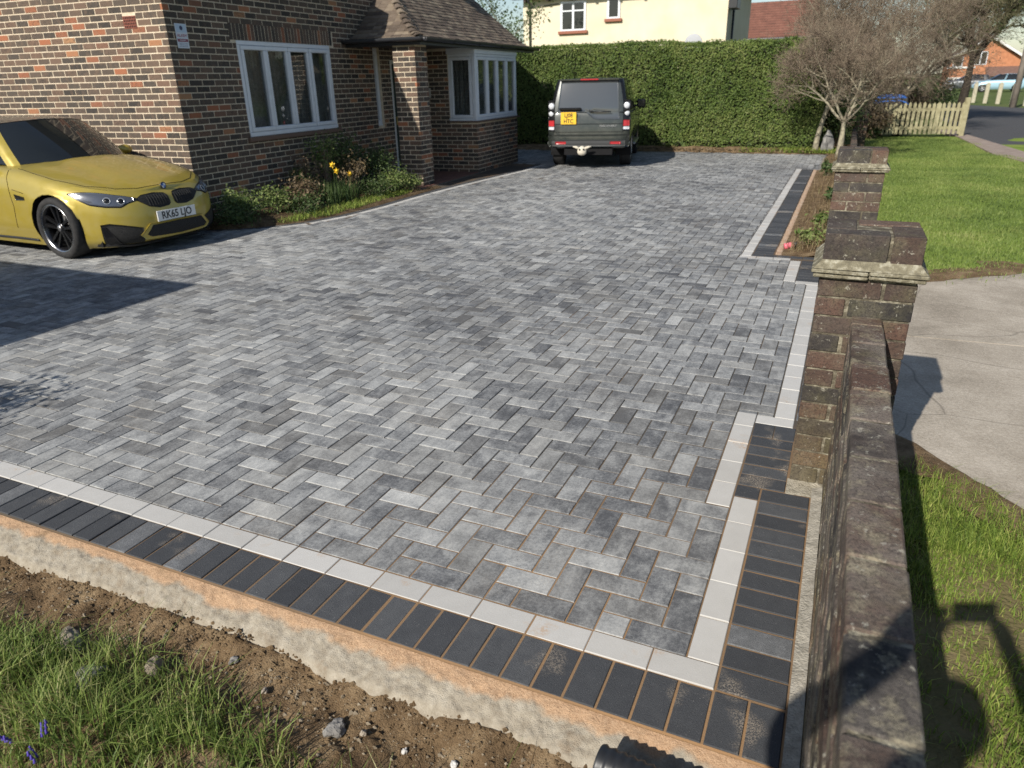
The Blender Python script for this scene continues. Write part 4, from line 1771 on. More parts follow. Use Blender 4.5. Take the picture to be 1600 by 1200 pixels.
def plate_text(root, txt, size, at, yaw, mat, name="lettering", sx=1.0, tilt=0.0):
    """text standing upright, read from the side the local +x of the car points to when yaw = 0"""
    me = text_mesh(txt, size, .0008, bold=size * .018)
    o = link(name, me, mat, root)
    o.matrix_local = Matrix.Translation(at) @ Matrix.Rotation(yaw, 4, 'Z') @ Matrix(((0, 0, 1, 0), (1, 0, 0, 0), (0, 1, 0, 0), (0, 0, 0, 1))) @ Matrix.Scale(sx, 4, (1, 0, 0))
    return o


# ---- the yellow saloon -------------------------------------------------
bmw = thing("saloon_car", "golden yellow sports saloon parked nose-out beside the brick gable", "car", (-7.444, 4.204, 0), R(-1.8))
bmw.scale = (.978, .978, .978)
def hood_bulge(x, y):
    if x < -.6: return 0.0
    k = min(1, max(0, (.62 - x) / .35))
    a = abs(y)
    return k * (.014 / (1 + math.exp((a - .34) / .025)) + .008 * math.exp(-((a - .58) / .12) ** 2))
spec = dict(f=[0, .10, .22, .38, .52, .66, .80, .92, 1.0],
            W=[.85, .895, .912, .915, .918, .920, .912, .885, .83],
            xf=[.70, .79, .815, .818, .815, .805, .785, .750, .69],
            xr=[-3.70, -3.80, -3.85, -3.86, -3.86, -3.85, -3.83, -3.80, -3.76],
            z0=.118, xa=-.32, xb=-3.1, nfront=2.9, nrear=2.8, axles=(0.0, -2.812), flare=.022, tuck=.02,
            tx=[.70, .50, .25, 0, -.3, -.6, -1.0, -2.0, -3.0, -3.6, -3.9], tz=[.675, .735, .785, .835, .885, .925, .945, .965, .99, .985, .95],
            cx=[.62, .3, -.1, -.5, -1, -3.2, -3.9], cz=[.035, .065, .080, .085, .08, .06, .04], arch=.368, wz=.335, bulge=hood_bulge)
C = Car(spec, bmw, M_yellow)
bot = [(-.42, 0, .985), (-.48, .36, .975), (-.73, .665, .955), (-.86, .735, .945), (-1.25, .785, .950), (-1.78, .80, .965), (-1.88, .80, .968), (-2.55, .775, .99), (-2.72, .755, 1.0), (-3.25, .66, 1.02), (-3.42, .36, 1.05), (-3.46, 0, 1.055)]
top = [(-1.14, 0, 1.42), (-1.16, 0.32, 1.413), (-1.25, 0.515, 1.393), (-1.34, 0.56, 1.39), (-1.55, 0.585, 1.413), (-1.85, 0.59, 1.421), (-1.93, 0.59, 1.421), (-2.35, 0.575, 1.397), (-2.45, 0.565, 1.387), (-2.8, 0.5, 1.345), (-2.9, 0.28, 1.36), (-2.92, 0, 1.363)]
kinds = ['ws', 'ws', 'ap', 'sw', 'sw', 'bp', 'sw2', 'cp', 'cp', 'rw', 'rw']
C.cabin(bot, top, kinds, .03, .035, dict(ws=("windscreen", M_carglass, .03, .985, .002), ap=("a_pillar", M_yellow, 0, 1, .004), sw=("side_window", M_carglass, .05, .93, .0), bp=("b_pillar", M_trim, 0, 1, .001), sw2=("rear_side_window", M_carglass, .05, .93, .0), cp=("c_pillar", M_yellow, 0, 1, .004), rw=("rear_window", M_carglass, .04, .97, .0)), roof_mat=M_carbon)
# cowl strip and wipers
mb = MB()
for sgn in (1, -1):
    mb.tube([(-.48, sgn * .02, .99), (-.52, sgn * .3, .985), (-.69, sgn * .58, .968)], .010, 6)
mb.build("wiper", M_black, bmw, True)
# shut lines
C.line("shut_line", [(.665, 0, .72), (.64, .30, .72), (.56, .50, .73), (.36, .70, .77), (.0, .80, .84), (-.35, .795, .90), (-.62, .77, .935)], .007, M_dark)
C.line("shut_line", [(-.70, .80, .93), (-.66, .94, .80), (-.64, .94, .55), (-.70, .93, .30)], .007, M_dark)
C.line("shut_line", [(-1.86, .80, .97), (-1.84, .94, .80), (-1.86, .94, .50), (-1.90, .93, .30)], .007, M_dark)
C.line("sill_trim", [(-.42, .93, .16), (-1.4, .93, .15), (-2.35, .93, .16)], .03, M_black)
# headlights
hl_up = [(.703, .43, .633), (.599, .588, .676), (.494, .692, .705), (.368, .784, .718), (.264, .846, .713)]
hl_lo = [(.722, .434, .604), (.706, .496, .592), (.686, .569, .557), (.595, .69, .571), (.474, .782, .599), (.356, .829, .661), (.264, .846, .708)]
for i, o in enumerate(C.patch("headlight", hl_up, hl_lo, M_lampglass, .005, 26, 8, mirror=True)):
    sg = 1 if i == 0 else -1
    for (yy, zz) in ((.555, .612), (.665, .628)):
        c = C.front(sg * yy, zz, .010)
        rr = C.bvh.ray_cast(Vector((3, sg * yy, zz)), Vector((-1, 0, 0)))
        nrm = rr[1] if rr[1].x > 0 else -rr[1]
        q = nrm.to_track_quat('Z', 'Y').to_matrix().to_4x4()
        mb = MB(); mb.lathe([(.029, 0), (.034, .004), (.038, 0)], 24, Matrix.Translation(c) @ q)
        mb.F = [f for f in mb.F if len(f) == 4]; mb.C = mb.C[:len(mb.F)]
        mb.build("lamp_ring", M_ring, o, True)
        mb = MB(); mb.lathe([(.0, .004), (.020, .002), (.028, -.002)], 20, Matrix.Translation(c) @ q)
        mb.build("projector", M_trim, o, True)
C.patch("headlight_surround", [(.71, .42, .643), (.60, .588, .688), (.494, .692, .716), (.36, .79, .728), (.245, .86, .720)], [(.73, .424, .594), (.71, .50, .580), (.69, .575, .545), (.595, .70, .559), (.474, .795, .589), (.35, .84, .652), (.245, .86, .704)], M_trim, .002, 26, 8, mirror=True)
# kidney grilles
def kidney(sg):
    def ring(ins):
        return [(sg * (.045 + ins), .575 + ins), (sg * (.20), .560 + ins), (sg * (.325 - ins), .590 + ins), (sg * (.352 - ins), .632), (sg * (.33 - ins), .668 - ins), (sg * .18, .690 - ins), (sg * (.06 + ins), .688 - ins), (sg * (.040 + ins), .66)]
    up = [(0, sg * .030, .612), (0, sg * .055, .645), (0, sg * .18, .660), (0, sg * .33, .650), (0, sg * .405, .622)]
    lo = [(0, sg * .030, .535), (0, sg * .055, .508), (0, sg * .18, .498), (0, sg * .30, .525), (0, sg * .405, .600)]
    g = C.patch("kidney_grille", up, lo, M_mesh, .006, 20, 8, project='front')[0]
    for k in range(8):
        y = sg * (.06 + k * .033)
        a, b = C.front(y, .530, .009), C.front(y, .640, .009)
        mb = MB(); mb.tube([a, C.front(y, .60, .010), b], .0045, 4)
        mb.build("grille_bar", M_mesh, g)
for sg in (1, -1): kidney(sg)
C.patch("grille_link", [(0, .40, .632), (0, .44, .634)], [(0, .40, .598), (0, .44, .602)], M_trim, .004, 6, 4, project='front')
C.patch("grille_link", [(0, -.44, .634), (0, -.40, .632)], [(0, -.44, .602), (0, -.40, .598)], M_trim, .004, 6, 4, project='front')
# lower intakes
C.patch("centre_intake", [(0, -.335, .328), (0, 0, .336), (0, .335, .328)], [(0, -.41, .235), (0, -.375, .205), (0, 0, .190), (0, .375, .205), (0, .41, .235)], M_mesh, .026, 30, 8, project='front')
C.patch("intake_rim", [(0, -.36, .345), (0, 0, .352), (0, .36, .345)], [(0, -.475, .232), (0, -.42, .178), (0, 0, .165), (0, .42, .178), (0, .475, .232)], M_yellow, .022, 30, 8, project='front')
C.patch("side_intake", [(.77, .425, .315), (.68, .60, .365), (.60, .70, .390), (.53, .756, .380)], [(.72, .41, .165), (.66, .58, .150), (.58, .68, .148), (.52, .745, .150)], M_mesh, .004, 22, 8, mirror=True)
C.patch("air_blade", [(.57, .725, .36), (.535, .752, .37)], [(.64, .61, .155), (.55, .73, .152)], M_trim, .012, 8, 8, mirror=True)
C.patch("front_splitter", [(.72, -.80, .205), (.80, -.3, .200), (.82, 0, .200), (.80, .3, .200), (.62, .72, .205)][0:0] or [(.45, -.80, .145), (.60, -.68, .148), (.76, -.3, .150), (.78, 0, .150), (.76, .3, .150), (.60, .68, .148), (.45, .80, .145)], [(.45, -.80, .11), (.58, -.66, .11), (.72, -.3, .11), (.74, 0, .11), (.72, .3, .11), (.58, .66, .11), (.45, .80, .11)], M_black, .016, 50, 3)
# badge, plate, mirrors, vents
bp = C.front(0, .735, .006) if False else C.snap((.70, 0, .71), .004)
rr = C.bvh.find_nearest(Vector((.70, 0, .71)))
nrm = rr[1] if rr[1].z > 0 else -rr[1]
q = nrm.to_track_quat('Z', 'Y').to_matrix().to_4x4()
mb = MB(); mb.lathe([(.0, .003), (.037, .003), (.041, .0), (.041, -.004)], 28, Matrix.Translation(bp) @ q)
bd = mb.build("badge", plain("badge_ring", (.10, .10, .11), .25, .5, .8), bmw, True)
for k in range(4):
    mb = MB()
    V = [(0, 0, .0045)] + [(.027 * math.cos(a), .027 * math.sin(a), .0042) for a in [math.pi / 2 * k + math.pi / 12 * i for i in range(7)]]
    mb.add([tuple(Matrix.Translation(bp) @ q @ Vector(v)) for v in V], [(0, i, i + 1) for i in range(1, 7)])
    mb.build("badge_quarter", plain("badge_blue", (.03, .12, .42), .3) if k % 2 else M_plate_w, bd)
px = C.front(0, .41, 0).x
mb = MB(); mb.cbox((px + .002, -.262, .352), (px + .014, .262, .466), .002)
pl = mb.build("number_plate", M_plate_w, bmw)
plate_text(bmw, "RK65 LJO", .112, (px + .0155, 0, .409), 0, M_ink, sx=.90).parent = pl
for sg in (1, -1):
    mb = MB()
    V, F = [], []
    mbx = MB()
    mbx.tube([(-1.06, sg * .78, .955), (-1.05, sg * .87, .975)], [.02, .018], 8)
    st = mbx.build("mirror_arm", M_black, bmw, True)
    bm = bmesh.new()
    bmesh.ops.create_uvsphere(bm, u_segments=20, v_segments=12, radius=1)
    for v in bm.verts:
        x, y, z = v.co
        v.co = Vector((-1.06 + .075 * x - .02 * abs(y), sg * (.935 + .105 * y), 1.0 + .060 * z * (1 - .15 * y)))
        if v.co.x < -1.085: v.co.x = -1.085
    for f in bm.faces: f.smooth = True
    me = bpy.data.meshes.new("mirror"); bm.to_mesh(me); bm.free()
    mo = link("mirror", me, M_yellow, bmw)
    mb = MB(); mb.cbox((-1.092, sg * .935 - .08, .955), (-1.087, sg * .935 + .08, 1.045), .002)
    mb.build("mirror_glass", M_chrome, mo)
C.patch("side_vent", [(-.40, .94, .66), (-.58, .94, .685)], [(-.40, .94, .625), (-.56, .94, .62)], M_trim, .004, 8, 4, mirror=True)
C.line("shut_line", [(-.40, .94, .70), (-.60, .94, .735)], .006, M_dark)
for (x, y) in ((0, -.79), (0, .79), (-2.812, -.80), (-2.812, .80)):
    wheel(bmw, x, y, .335, .255, M_rimdark, M_rimlip, inner=.755)
# tail lamps, rear plate
C.patch("tail_lamp", [(-3.55, .86, .88), (-3.80, .55, .88)], [(-3.55, .87, .74), (-3.83, .55, .76)], M_red, .005, 12, 6, mirror=True)
mb = MB(); mb.cbox((-3.885, -.26, .62), (-3.87, .26, .73), .002)
pl = mb.build("number_plate", M_plate_y, bmw)

# ---- the green-grey off-roader -----------------------------------------
suv = thing("off_road_car", "dark green-grey square-backed off-roader parked facing the hedge", "car", (-5.36, 16.12, 0), R(102))
K = .885
suv.scale = (K, K, K * 1.045)
spec = dict(f=[0, .08, .2, .4, .6, .8, .93, 1.0],
            W=[.84, .90, .93, .945, .950, .948, .935, .905],
            xf=[.72, .84, .87, .87, .86, .84, .80, .74],
            xr=[-3.84, -3.93, -3.96, -3.955, -3.945, -3.93, -3.915, -3.90],
            z0=.44, xa=.1, xb=-3.45, nfront=3.6, nrear=7.0, axles=(0.0, -2.885), flare=.012, tuck=.0,
            tx=[.9, .4, 0, -.4, -1, -2, -3, -3.6, -4], tz=[1.08, 1.12, 1.14, 1.15, 1.16, 1.17, 1.18, 1.185, 1.185],
            cx=[.9, .3, -.4, -4], cz=[.03, .05, .05, .03], arch=.435, wz=.40)
C = Car(spec, suv, M_suvpaint)
bot = [(-.42, 0, 1.18), (-.46, .5, 1.17), (-.60, .80, 1.165), (-.74, .865, 1.16), (-1.25, .89, 1.165), (-1.62, .895, 1.17), (-1.74, .895, 1.17), (-2.62, .895, 1.175), (-2.75, .895, 1.175), (-3.55, .885, 1.18), (-3.80, .868, 1.18), (-3.90, .80, 1.18), (-3.925, .4, 1.18), (-3.93, 0, 1.18)]
top = [(-1.02, 0, 1.80), (-1.04, .45, 1.795), (-1.12, .68, 1.775), (-1.20, .72, 1.77), (-1.40, .735, 1.785), (-1.72, .74, 1.795), (-1.82, .74, 1.795), (-2.60, .745, 1.835), (-2.72, .745, 1.835), (-3.45, .74, 1.835), (-3.66, .728, 1.832), (-3.745, .66, 1.828), (-3.765, .35, 1.835), (-3.77, 0, 1.838)]
kinds = ['ws', 'ws', 'ap', 'sw', 'sw', 'bp', 'sw2', 'bp2', 'sw3', 'cp', 'cp', 'rw', 'rw']
C.cabin(bot, top, kinds, .018, .03, dict(ws=("windscreen", M_carglass, .03, .985, .002), ap=("a_pillar", M_suvpaint, 0, 1, .004), sw=("side_window", M_carglass, .05, .93, .0), bp=("b_pillar", M_trim, 0, 1, .001), sw2=("rear_door_window", M_carglass, .05, .93, .0), bp2=("door_pillar", M_suvpaint, 0, 1, .003), sw3=("load_bay_window", M_carglass, .05, .93, .0), cp=("rear_pillar", M_trim, 0, 1, .004), rw=("tailgate_window", None, .0, 1.0, .0)) | dict(rw=("tailgate_upper", M_suvpaint, 0.0, 1.0, .002)), roof_mat=M_suvpaint)
M_rearglass = G("rear_glass").out((.055, .062, .068), .10, .9)
def rear_pt(y, z, off):
    """point on the rear end above or below the belt"""
    if z > 1.18:
        g = (z - 1.18) / (1.832 - 1.18)
        k = 4 * g * (1 - g)
        x = -3.925 + (.16) * g - .018 * k
        x += .025 * (abs(y) / .8) ** 3
        return Vector((x - off, y, z))
    return C.front(y, z, off, -1)
def rear_patch(name, ring_fn, mat, off, nu=24, nv=10, parent=None):
    V = []
    for j in range(nv + 1):
        for i in range(nu + 1):
            y, z = ring_fn(i / nu, j / nv)
            V.append(tuple(rear_pt(y, z, off)))
    F = [(j * (nu + 1) + i, j * (nu + 1) + i + 1, (j + 1) * (nu + 1) + i + 1, (j + 1) * (nu + 1) + i) for j in range(nv) for i in range(nu)]
    ring = [i for i in range(nu + 1)] + [(j * (nu + 1) + nu) for j in range(1, nv + 1)] + [(nv * (nu + 1) + i) for i in range(nu - 1, -1, -1)] + [(j * (nu + 1)) for j in range(nv - 1, 0, -1)]
    b0 = len(V)
    V += [(V[i][0] + off + .012, V[i][1], V[i][2]) for i in ring]
    m = len(ring)
    F += [(ring[k], ring[(k + 1) % m], b0 + (k + 1) % m, b0 + k) for k in range(m)]
    return link(name, np_mesh(name, np.array(V), F, None, True), mat, parent or suv)
# seen from behind, +y of the car (its left) is on the left.  glass with a dropped right half
def glass_ring(u, v):
    y = .70 - 1.40 * u
    zb = 1.20 - .17 / (1 + math.exp((y + .02) / .045))
    w = .64 + .06 * (1 - v)
    y2 = y / .70 * w
    return y2, zb + (1.795 - zb) * v
rg = rear_patch("rear_window", glass_ring, M_rearglass, .012, 40, 12)
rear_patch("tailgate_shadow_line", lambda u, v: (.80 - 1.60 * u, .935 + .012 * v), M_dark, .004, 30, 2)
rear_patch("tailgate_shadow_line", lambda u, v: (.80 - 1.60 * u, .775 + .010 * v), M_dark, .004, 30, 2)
rear_patch("rear_bumper", lambda u, v: (.93 - 1.86 * u, .47 + .26 * v), M_suvpaint, .045, 40, 6)
rear_patch("bumper_insert", lambda u, v: (.84 - 1.68 * u, .49 + .13 * v), plain("bumper_grey", (.06, .062, .064), .6), .050, 40, 4)
for sg in (1, -1):
    rear_patch("reflector", lambda u, v: (sg * .62 + .12 - .24 * u, .535 + .055 * v), M_red, .056, 8, 3)
    base = rear_patch("tail_lamp", lambda u, v: (sg * .845 + .075 - .15 * u, .80 + .62 * v), M_trim, .010, 8, 14)
    for z in (1.305, 1.16):
        p = rear_pt(sg * .845, z, .016)
        mb = MB(); mb.lathe([(.0, .024), (.045, .018), (.066, .0), (.066, -.02)], 24, Matrix.Translation(p) @ Matrix.Rotation(R(-90), 4, 'Y'))
        mb.build("lamp_lens", M_lamp, base, True)
    rear_patch("red_lens", lambda u, v: (sg * .845 + .066 - .132 * u, .90 + .12 * v), M_red, .018, 6, 6, base)
    rear_patch("clear_lens", lambda u, v: (sg * .845 + .066 - .132 * u, .83 + .06 * v), M_lamp, .018, 6, 4, base)
    rear_patch("mud_flap", lambda u, v: (sg * .79 + .13 - .26 * u, .30 + .17 * v), M_black, .0, 4, 2) if False else None
# roof spoiler with brake light
mb = MB(); mb.cbox((-3.86, -.66, 1.805), (-3.60, .66, 1.845), .012)
spo = mb.build("roof_spoiler", M_suvpaint, suv)
mb = MB(); mb.cbox((-3.872, -.20, 1.812), (-3.856, .20, 1.838), .006)
mb.build("brake_light", M_red, spo)
# tailgate handle, plate, wiper, lettering
mb = MB(); mb.cbox((-3.995, .16, 1.225), (-3.93, .66, 1.275), .015)
mb.build("tailgate_handle", M_trim, suv)
mb = MB(); mb.cbox((-3.982, .27, .94), (-3.958, .62, 1.185), .004)
pl = mb.build("number_plate", M_plate_y, suv)
for t_, z_ in (("LJ08", 1.118), ("HTC", 1.0)):
    plate_text(suv, t_, .115, (-3.9835, .445, z_), math.pi, M_ink, sx=.95).parent = pl
mb = MB(); mb.tube([(-3.975, -.08, 1.19), (-3.975, -.50, 1.185)], .014, 6)
mb.tube([(-3.955, -.02, 1.215), (-3.97, -.09, 1.19)], .02, 6)
mb.build("rear_wiper", M_black, suv, True)
plate_text(suv, "DISCOVERY", .055, (-3.972, -.45, .90), math.pi, M_alloy, sx=1.3)
# tow ball with a pale novelty cover
mb = MB(); mb.tube([(-3.6, .12, .38), (-3.95, .12, .36), (-4.03, .12, .40)], .03, 8)
tw_ = mb.build("tow_bar", M_black, suv, True)
bm = bmesh.new()
bmesh.ops.create_uvsphere(bm, u_segments=18, v_segments=12, radius=1)
for v in bm.verts:
    x, y, z = v.co
    v.co = Vector((-4.06 + .07 * x, .12 + (.105 - .02 * z) * y, .40 + .10 * z))
for f in bm.faces: f.smooth = True
me = bpy.data.meshes.new("tow_cover"); bm.to_mesh(me); bm.free()
tc = link("tow_cover", me, vary("cream_rubber", (.50, .45, .36), (.66, .62, .52), 30, .7), tw_)
for sg in (1, -1):
    mb = MB(); mb.tube([(-4.06, .12 + sg * .07, .45), (-4.06, .12 + sg * .14, .475), (-4.06, .12 + sg * .21, .49)], [.03, .026, .008], 8)
    mb.build("cover_ear", vary("cream_rubber_b", (.50, .45, .36), (.66, .62, .52), 30, .7), tc, True)
    mb = MB(); mb.lathe([(0, .012), (.02, .006), (.022, -.01)], 10, Matrix.Translation((-4.125, .12 + sg * .045, .43)) @ Matrix.Rotation(R(-90), 4, 'Y'))
    mb.build("cover_spot", M_ink, tc, True)
mb = MB()
mb.box((-3.88, -.55, .30), (-3.4, .55, .44))
mb.tube([(-3.2, -.7, .40), (-3.2, .7, .40)], .06, 8)
mb.build("chassis", M_dark, suv)
for sg in (1, -1):
    mb = MB(); mb.cbox((-.95, sg * 1.03 - .11, 1.16), (-.82, sg * 1.03 + .11, 1.36), .03)
    mr = mb.build("mirror", M_trim, suv)
    mb = MB(); mb.tube([(-.86, sg * .86, 1.2), (-.86, sg * .96, 1.22)], .025, 6); mb.build("mirror_arm", M_trim, mr)
    mb = MB(); mb.cbox((-2.35, sg * .90 - .09, .40), (-.55, sg * .90 + .09, .45), .02); mb.build("side_step", M_alloy if sg < 0 else M_black, suv)
for (x, y) in ((0, -.80), (0, .80), (-2.885, -.80), (-2.885, .80)):
    wheel(suv, x, y, .395, .265, M_alloy, M_alloy, spokes=7, double=False, inner=.66)
C.line("shut_line", [(-1.70, .95, 1.16), (-1.70, .95, .55)], .01, M_dark)
C.line("shut_line", [(-.62, .95, 1.14), (-.64, .95, .55)], .01, M_dark)

# ------------------------------------------------------------------ grass and leaf builders
def blades(P, h, w, lean=.5, curl=.6, seed=0, name="blades"):
    """P (n,3) roots; h, w (n,) -> V, F, rnd arrays; two quads a blade"""
    g = np.random.default_rng(seed)
    n = len(P)
    a = g.uniform(0, 2 * np.pi, n)
    d = np.stack([np.cos(a), np.sin(a), np.zeros(n)], 1)
    b = a + g.normal(0, .5, n) + np.pi / 2
    sd = np.stack([np.cos(b), np.sin(b), np.zeros(n)], 1)
    ln = np.abs(g.normal(0, lean, n))
    up = np.array([0, 0, 1.0])
    m = P + (up * (.55 * h)[:, None]) + d * (ln * h * .28)[:, None]
    t = P + up * (h * np.clip(1 - .35 * ln * curl, .25, 1))[:, None] + d * (ln * h * .95)[:, None]
    hw = (w / 2)[:, None]
    V = np.stack([P - sd * hw, P + sd * hw, m + sd * hw * .8, m - sd * hw * .8, t + sd * hw * .12, t - sd * hw * .12], 1).reshape(-1, 3)
    i = np.arange(n)[:, None] * 6
    F = np.concatenate([i + np.array([[0, 1, 2, 3]]), i + np.array([[3, 2, 4, 5]])], 1).reshape(-1, 4)
    r = np.repeat(np.stack([g.random(n), g.random(n), g.random(n)], 1), 2, 0)
    return V, F, r


def leaves(P, N, size, seed=0, tilt=.7, asp=.55):
    """rhombic folded leaves at P facing roughly N"""
    g = np.random.default_rng(seed)
    n = len(P)
    N = N + g.normal(0, tilt, (n, 3))
    N /= np.linalg.norm(N, axis=1)[:, None] + 1e-9
    t = g.normal(0, 1, (n, 3))
    t -= N * (t * N).sum(1)[:, None]
    t /= np.linalg.norm(t, axis=1)[:, None] + 1e-9
    b = np.cross(N, t)
    s = (size * g.uniform(.6, 1.3, n))[:, None]
    fold = N * s * .16
    V = np.stack([P - t * s * .5, P + b * s * asp * .5 + fold, P + t * s * .5, P - b * s * asp * .5 + fold], 1).reshape(-1, 3)
    i = np.arange(n)[:, None] * 4
    F = np.concatenate([i + np.array([[0, 1, 2]]), i + np.array([[0, 2, 3]])], 1).reshape(-1, 3)
    r = np.repeat(np.stack([g.random(n), g.random(n), g.random(n)], 1), 2, 0)
    return V, F, r

M_grass = leafy("grass_blades", [(.1, (.085, .135, .022)), (.4, (.165, .24, .038)), (.65, (.25, .32, .06)), (.85, (.36, .37, .11)), (1.0, (.46, .41, .21))], .3, .6, 3)
M_lawn = leafy("lawn_blades", [(.05, (.055, .09, .022)), (.30, (.115, .17, .042)), (.52, (.19, .25, .065)), (.75, (.28, .32, .10)), (1.0, (.40, .36, .19))], .3, .6, .75, .68)
M_longgrass = leafy("long_grass_blades", [(.08, (.075, .125, .028)), (.38, (.155, .225, .05)), (.62, (.25, .32, .08)), (.8, (.36, .37, .14)), (1.0, (.48, .42, .25))], .35, .5, 4)
M_hedgeleaf = leafy("hedge_leaf", [(.05, (.036, .066, .016)), (.33, (.092, .145, .034)), (.62, (.165, .218, .058)), (1.0, (.28, .29, .11))], .24, .55, 1.1, .55)
M_shrub = leafy("shrub_leaf", [(.1, (.025, .05, .014)), (.5, (.06, .10, .03)), (.85, (.11, .15, .05)), (1.0, (.20, .22, .10))], .25)
M_paleshrub = leafy("pale_leaf", [(.1, (.07, .12, .03)), (.5, (.16, .22, .06)), (.85, (.32, .36, .14)), (1.0, (.5, .5, .3))], .3)
M_brownleaf = leafy("withered_leaf", [(.1, (.07, .05, .03)), (.5, (.16, .115, .065)), (.85, (.26, .20, .12)), (1.0, (.34, .27, .17))], .2)
M_dryweed = leafy("dry_weed", [(.1, (.09, .065, .035)), (.5, (.19, .14, .075)), (.85, (.28, .215, .12)), (1.0, (.13, .17, .05))], .2)
M_yellowpetal = plain("daffodil_yellow", (.82, .52, .02), .55)
M_bark = vary("grey_bark", (.13, .115, .085), (.25, .225, .165), 18, .95, .6, 60, .1, c3=(.40, .37, .26))
M_twig = vary("brown_twigs", (.10, .075, .055), (.20, .155, .115), 5, .95, 0, 1, .1, c3=(.31, .27, .19))
M_darkbark = vary("dark_bark", (.022, .018, .015), (.06, .05, .04), 12, .95, .6, 50, .1)
M_greentwig = vary("lichen_twigs", (.10, .095, .055), (.19, .18, .10), 3, .95, 0, 1, .1, c3=(.26, .25, .15))

# ------------------------------------------------------------------ right-hand verge, apron, lawn, road
def verge_z(x, y):
    return -.012 + .012 * fbm(x, y, 2.2, 3) - .02 * max(0, min(1, (y - 1.3) / .5)) * (1 if y < 2.4 else 0)
grid_sheet("verge", .352, 3.4, -4.5, 2.1, 120, 200, verge_z, M_turf)
def lawn_z(x, y):
    return -.004 + .03 * fbm(x, y, .45, 3) * min(1, max(0, (y - 5.3) / 1.5))
grid_sheet("lawn", .30, 4.6, 5.15, 22.6, 60, 160, lawn_z, vary("lawn_soil", (.11, .16, .03), (.17, .235, .045), 1.6, .95, .5, 40, .1, c3=(.22, .24, .07)))

def slab(name, pts, z, th, mat):
    n = len(pts)
    V = [(x, y, z) for x, y in pts] + [(x, y, z - th) for x, y in pts]
    return struct(link(name, np_mesh(name, np.array(V), [tuple(range(n))] + [(i, n + i, n + (i + 1) % n, (i + 1) % n) for i in range(n)]), mat))
slab("concrete_apron", [(.236, 1.72), (.52, 1.96), (.62, 1.88), (1.0, 1.40), (2.1, .25), (5.0, -1.6), (5.0, 3.86), (.236, 3.62)], .003, .1, M_conc)
slab("concrete_apron", [(.236, 3.629), (5.0, 3.869), (5.0, 6.6), (1.75, 5.95), (.95, 5.33), (.236, 5.2)], .005, .1, M_conc)
slab("pavement", [(2.9, 22.4), (3.05, 17.2), (4.6, 9), (5.6, 4.5), (7.2, 4.5), (6.0, 9.2), (3.75, 17.4), (3.25, 22.8), (3.0, 26), (2.5, 26)], .03, .1, M_pave)
slab("road", [(3.27, 23), (3.77, 17.4), (6.02, 9.2), (7.2, 4.5), (22, 4.5), (22, 38), (9.6, 39), (7.6, 42.4), (5.5, 47.6), (2.0, 60), (-1.0, 60), (3.4, 36)], .0, .1, M_asphalt)

# trodden soil along the ragged edges of the apron
M_edge = mk_soil("trodden_soil", 1.05)
def ragged(name, line, w0, w1, z, seed):
    g = random.Random(seed)
    pts = [p for p, d in along(line, .06)]
    ds = [d for p, d in along(line, .06)]
    A, B_ = [], []
    for i, (p, d) in enumerate(zip(pts, ds)):
        nrm = Vector((-d.y, d.x, 0))
        a = w0 * (.5 + 1.1 * abs(fbm(p.x, p.y, 2.3, 3, seed))) + .02 * g.random()
        b = w1 * (.5 + 1.1 * abs(fbm(p.x, p.y, 2.1, 3, seed + 9))) + .02 * g.random()
        A.append((p.x - nrm.x * a, p.y - nrm.y * a, z)); B_.append((p.x + nrm.x * b, p.y + nrm.y * b, z - .001))
    n = len(A)
    mid = [(p.x, p.y, z + .012 + .01 * g.random()) for p in pts]
    V = A + mid + B_
    F = [(i, i + 1, n + i + 1, n + i) for i in range(n - 1)] + [(n + i, n + i + 1, 2 * n + i + 1, 2 * n + i) for i in range(n - 1)]
    struct(link(name, np_mesh(name, np.array(V), F, None, True), M_edge))
ragged("soil_edge", [(.5, 5.24), (.95, 5.33), (1.75, 5.95), (3.2, 6.3)], .10, .35, .008, 2)
ragged("soil_edge", [(.52, 1.96), (.62, 1.88), (1.0, 1.40), (2.1, .25)], .16, .05, .006, 5)

# grass: near verge
def worn(x, y):
    return fbm(x, y, 2.6, 3) + .25 * fbm(x, y, 9, 2)
pts = []
tries = nrng.uniform((.365, -1.7), (2.0, 1.95), (150000, 2))
for x, y in tries:
    # boundary with the apron
    if y > 1.78 + .06 * math.sin(x * 9) + .05 * fbm(x, y, 6, 2) - max(0, x - .62) * 1.22: continue
    dens = .42 + .75 * worn(x, y)
    if y > 1.0: dens += .3
    if x < .46: dens += .15
    if nrng.random() < max(.05, dens): pts.append((x, y, verge_z(x, y) - .004))
    if len(pts) > 52000: break
P = np.array(pts)
hh = nrng.uniform(.018, .05, len(P)) * (1 + .8 * (P[:, 1] > 1.0))
hh *= np.where(P[:, 1] < .25, 1.35, 1.0)
V, F, r = blades(P, hh, nrng.uniform(.0022, .0045, len(P)), .8, seed=3)
stuff(link("verge_grass", np_mesh("verge_grass", V, F, r), M_grass), "short patchy grass growing on the verge beside the garden wall", "grass")
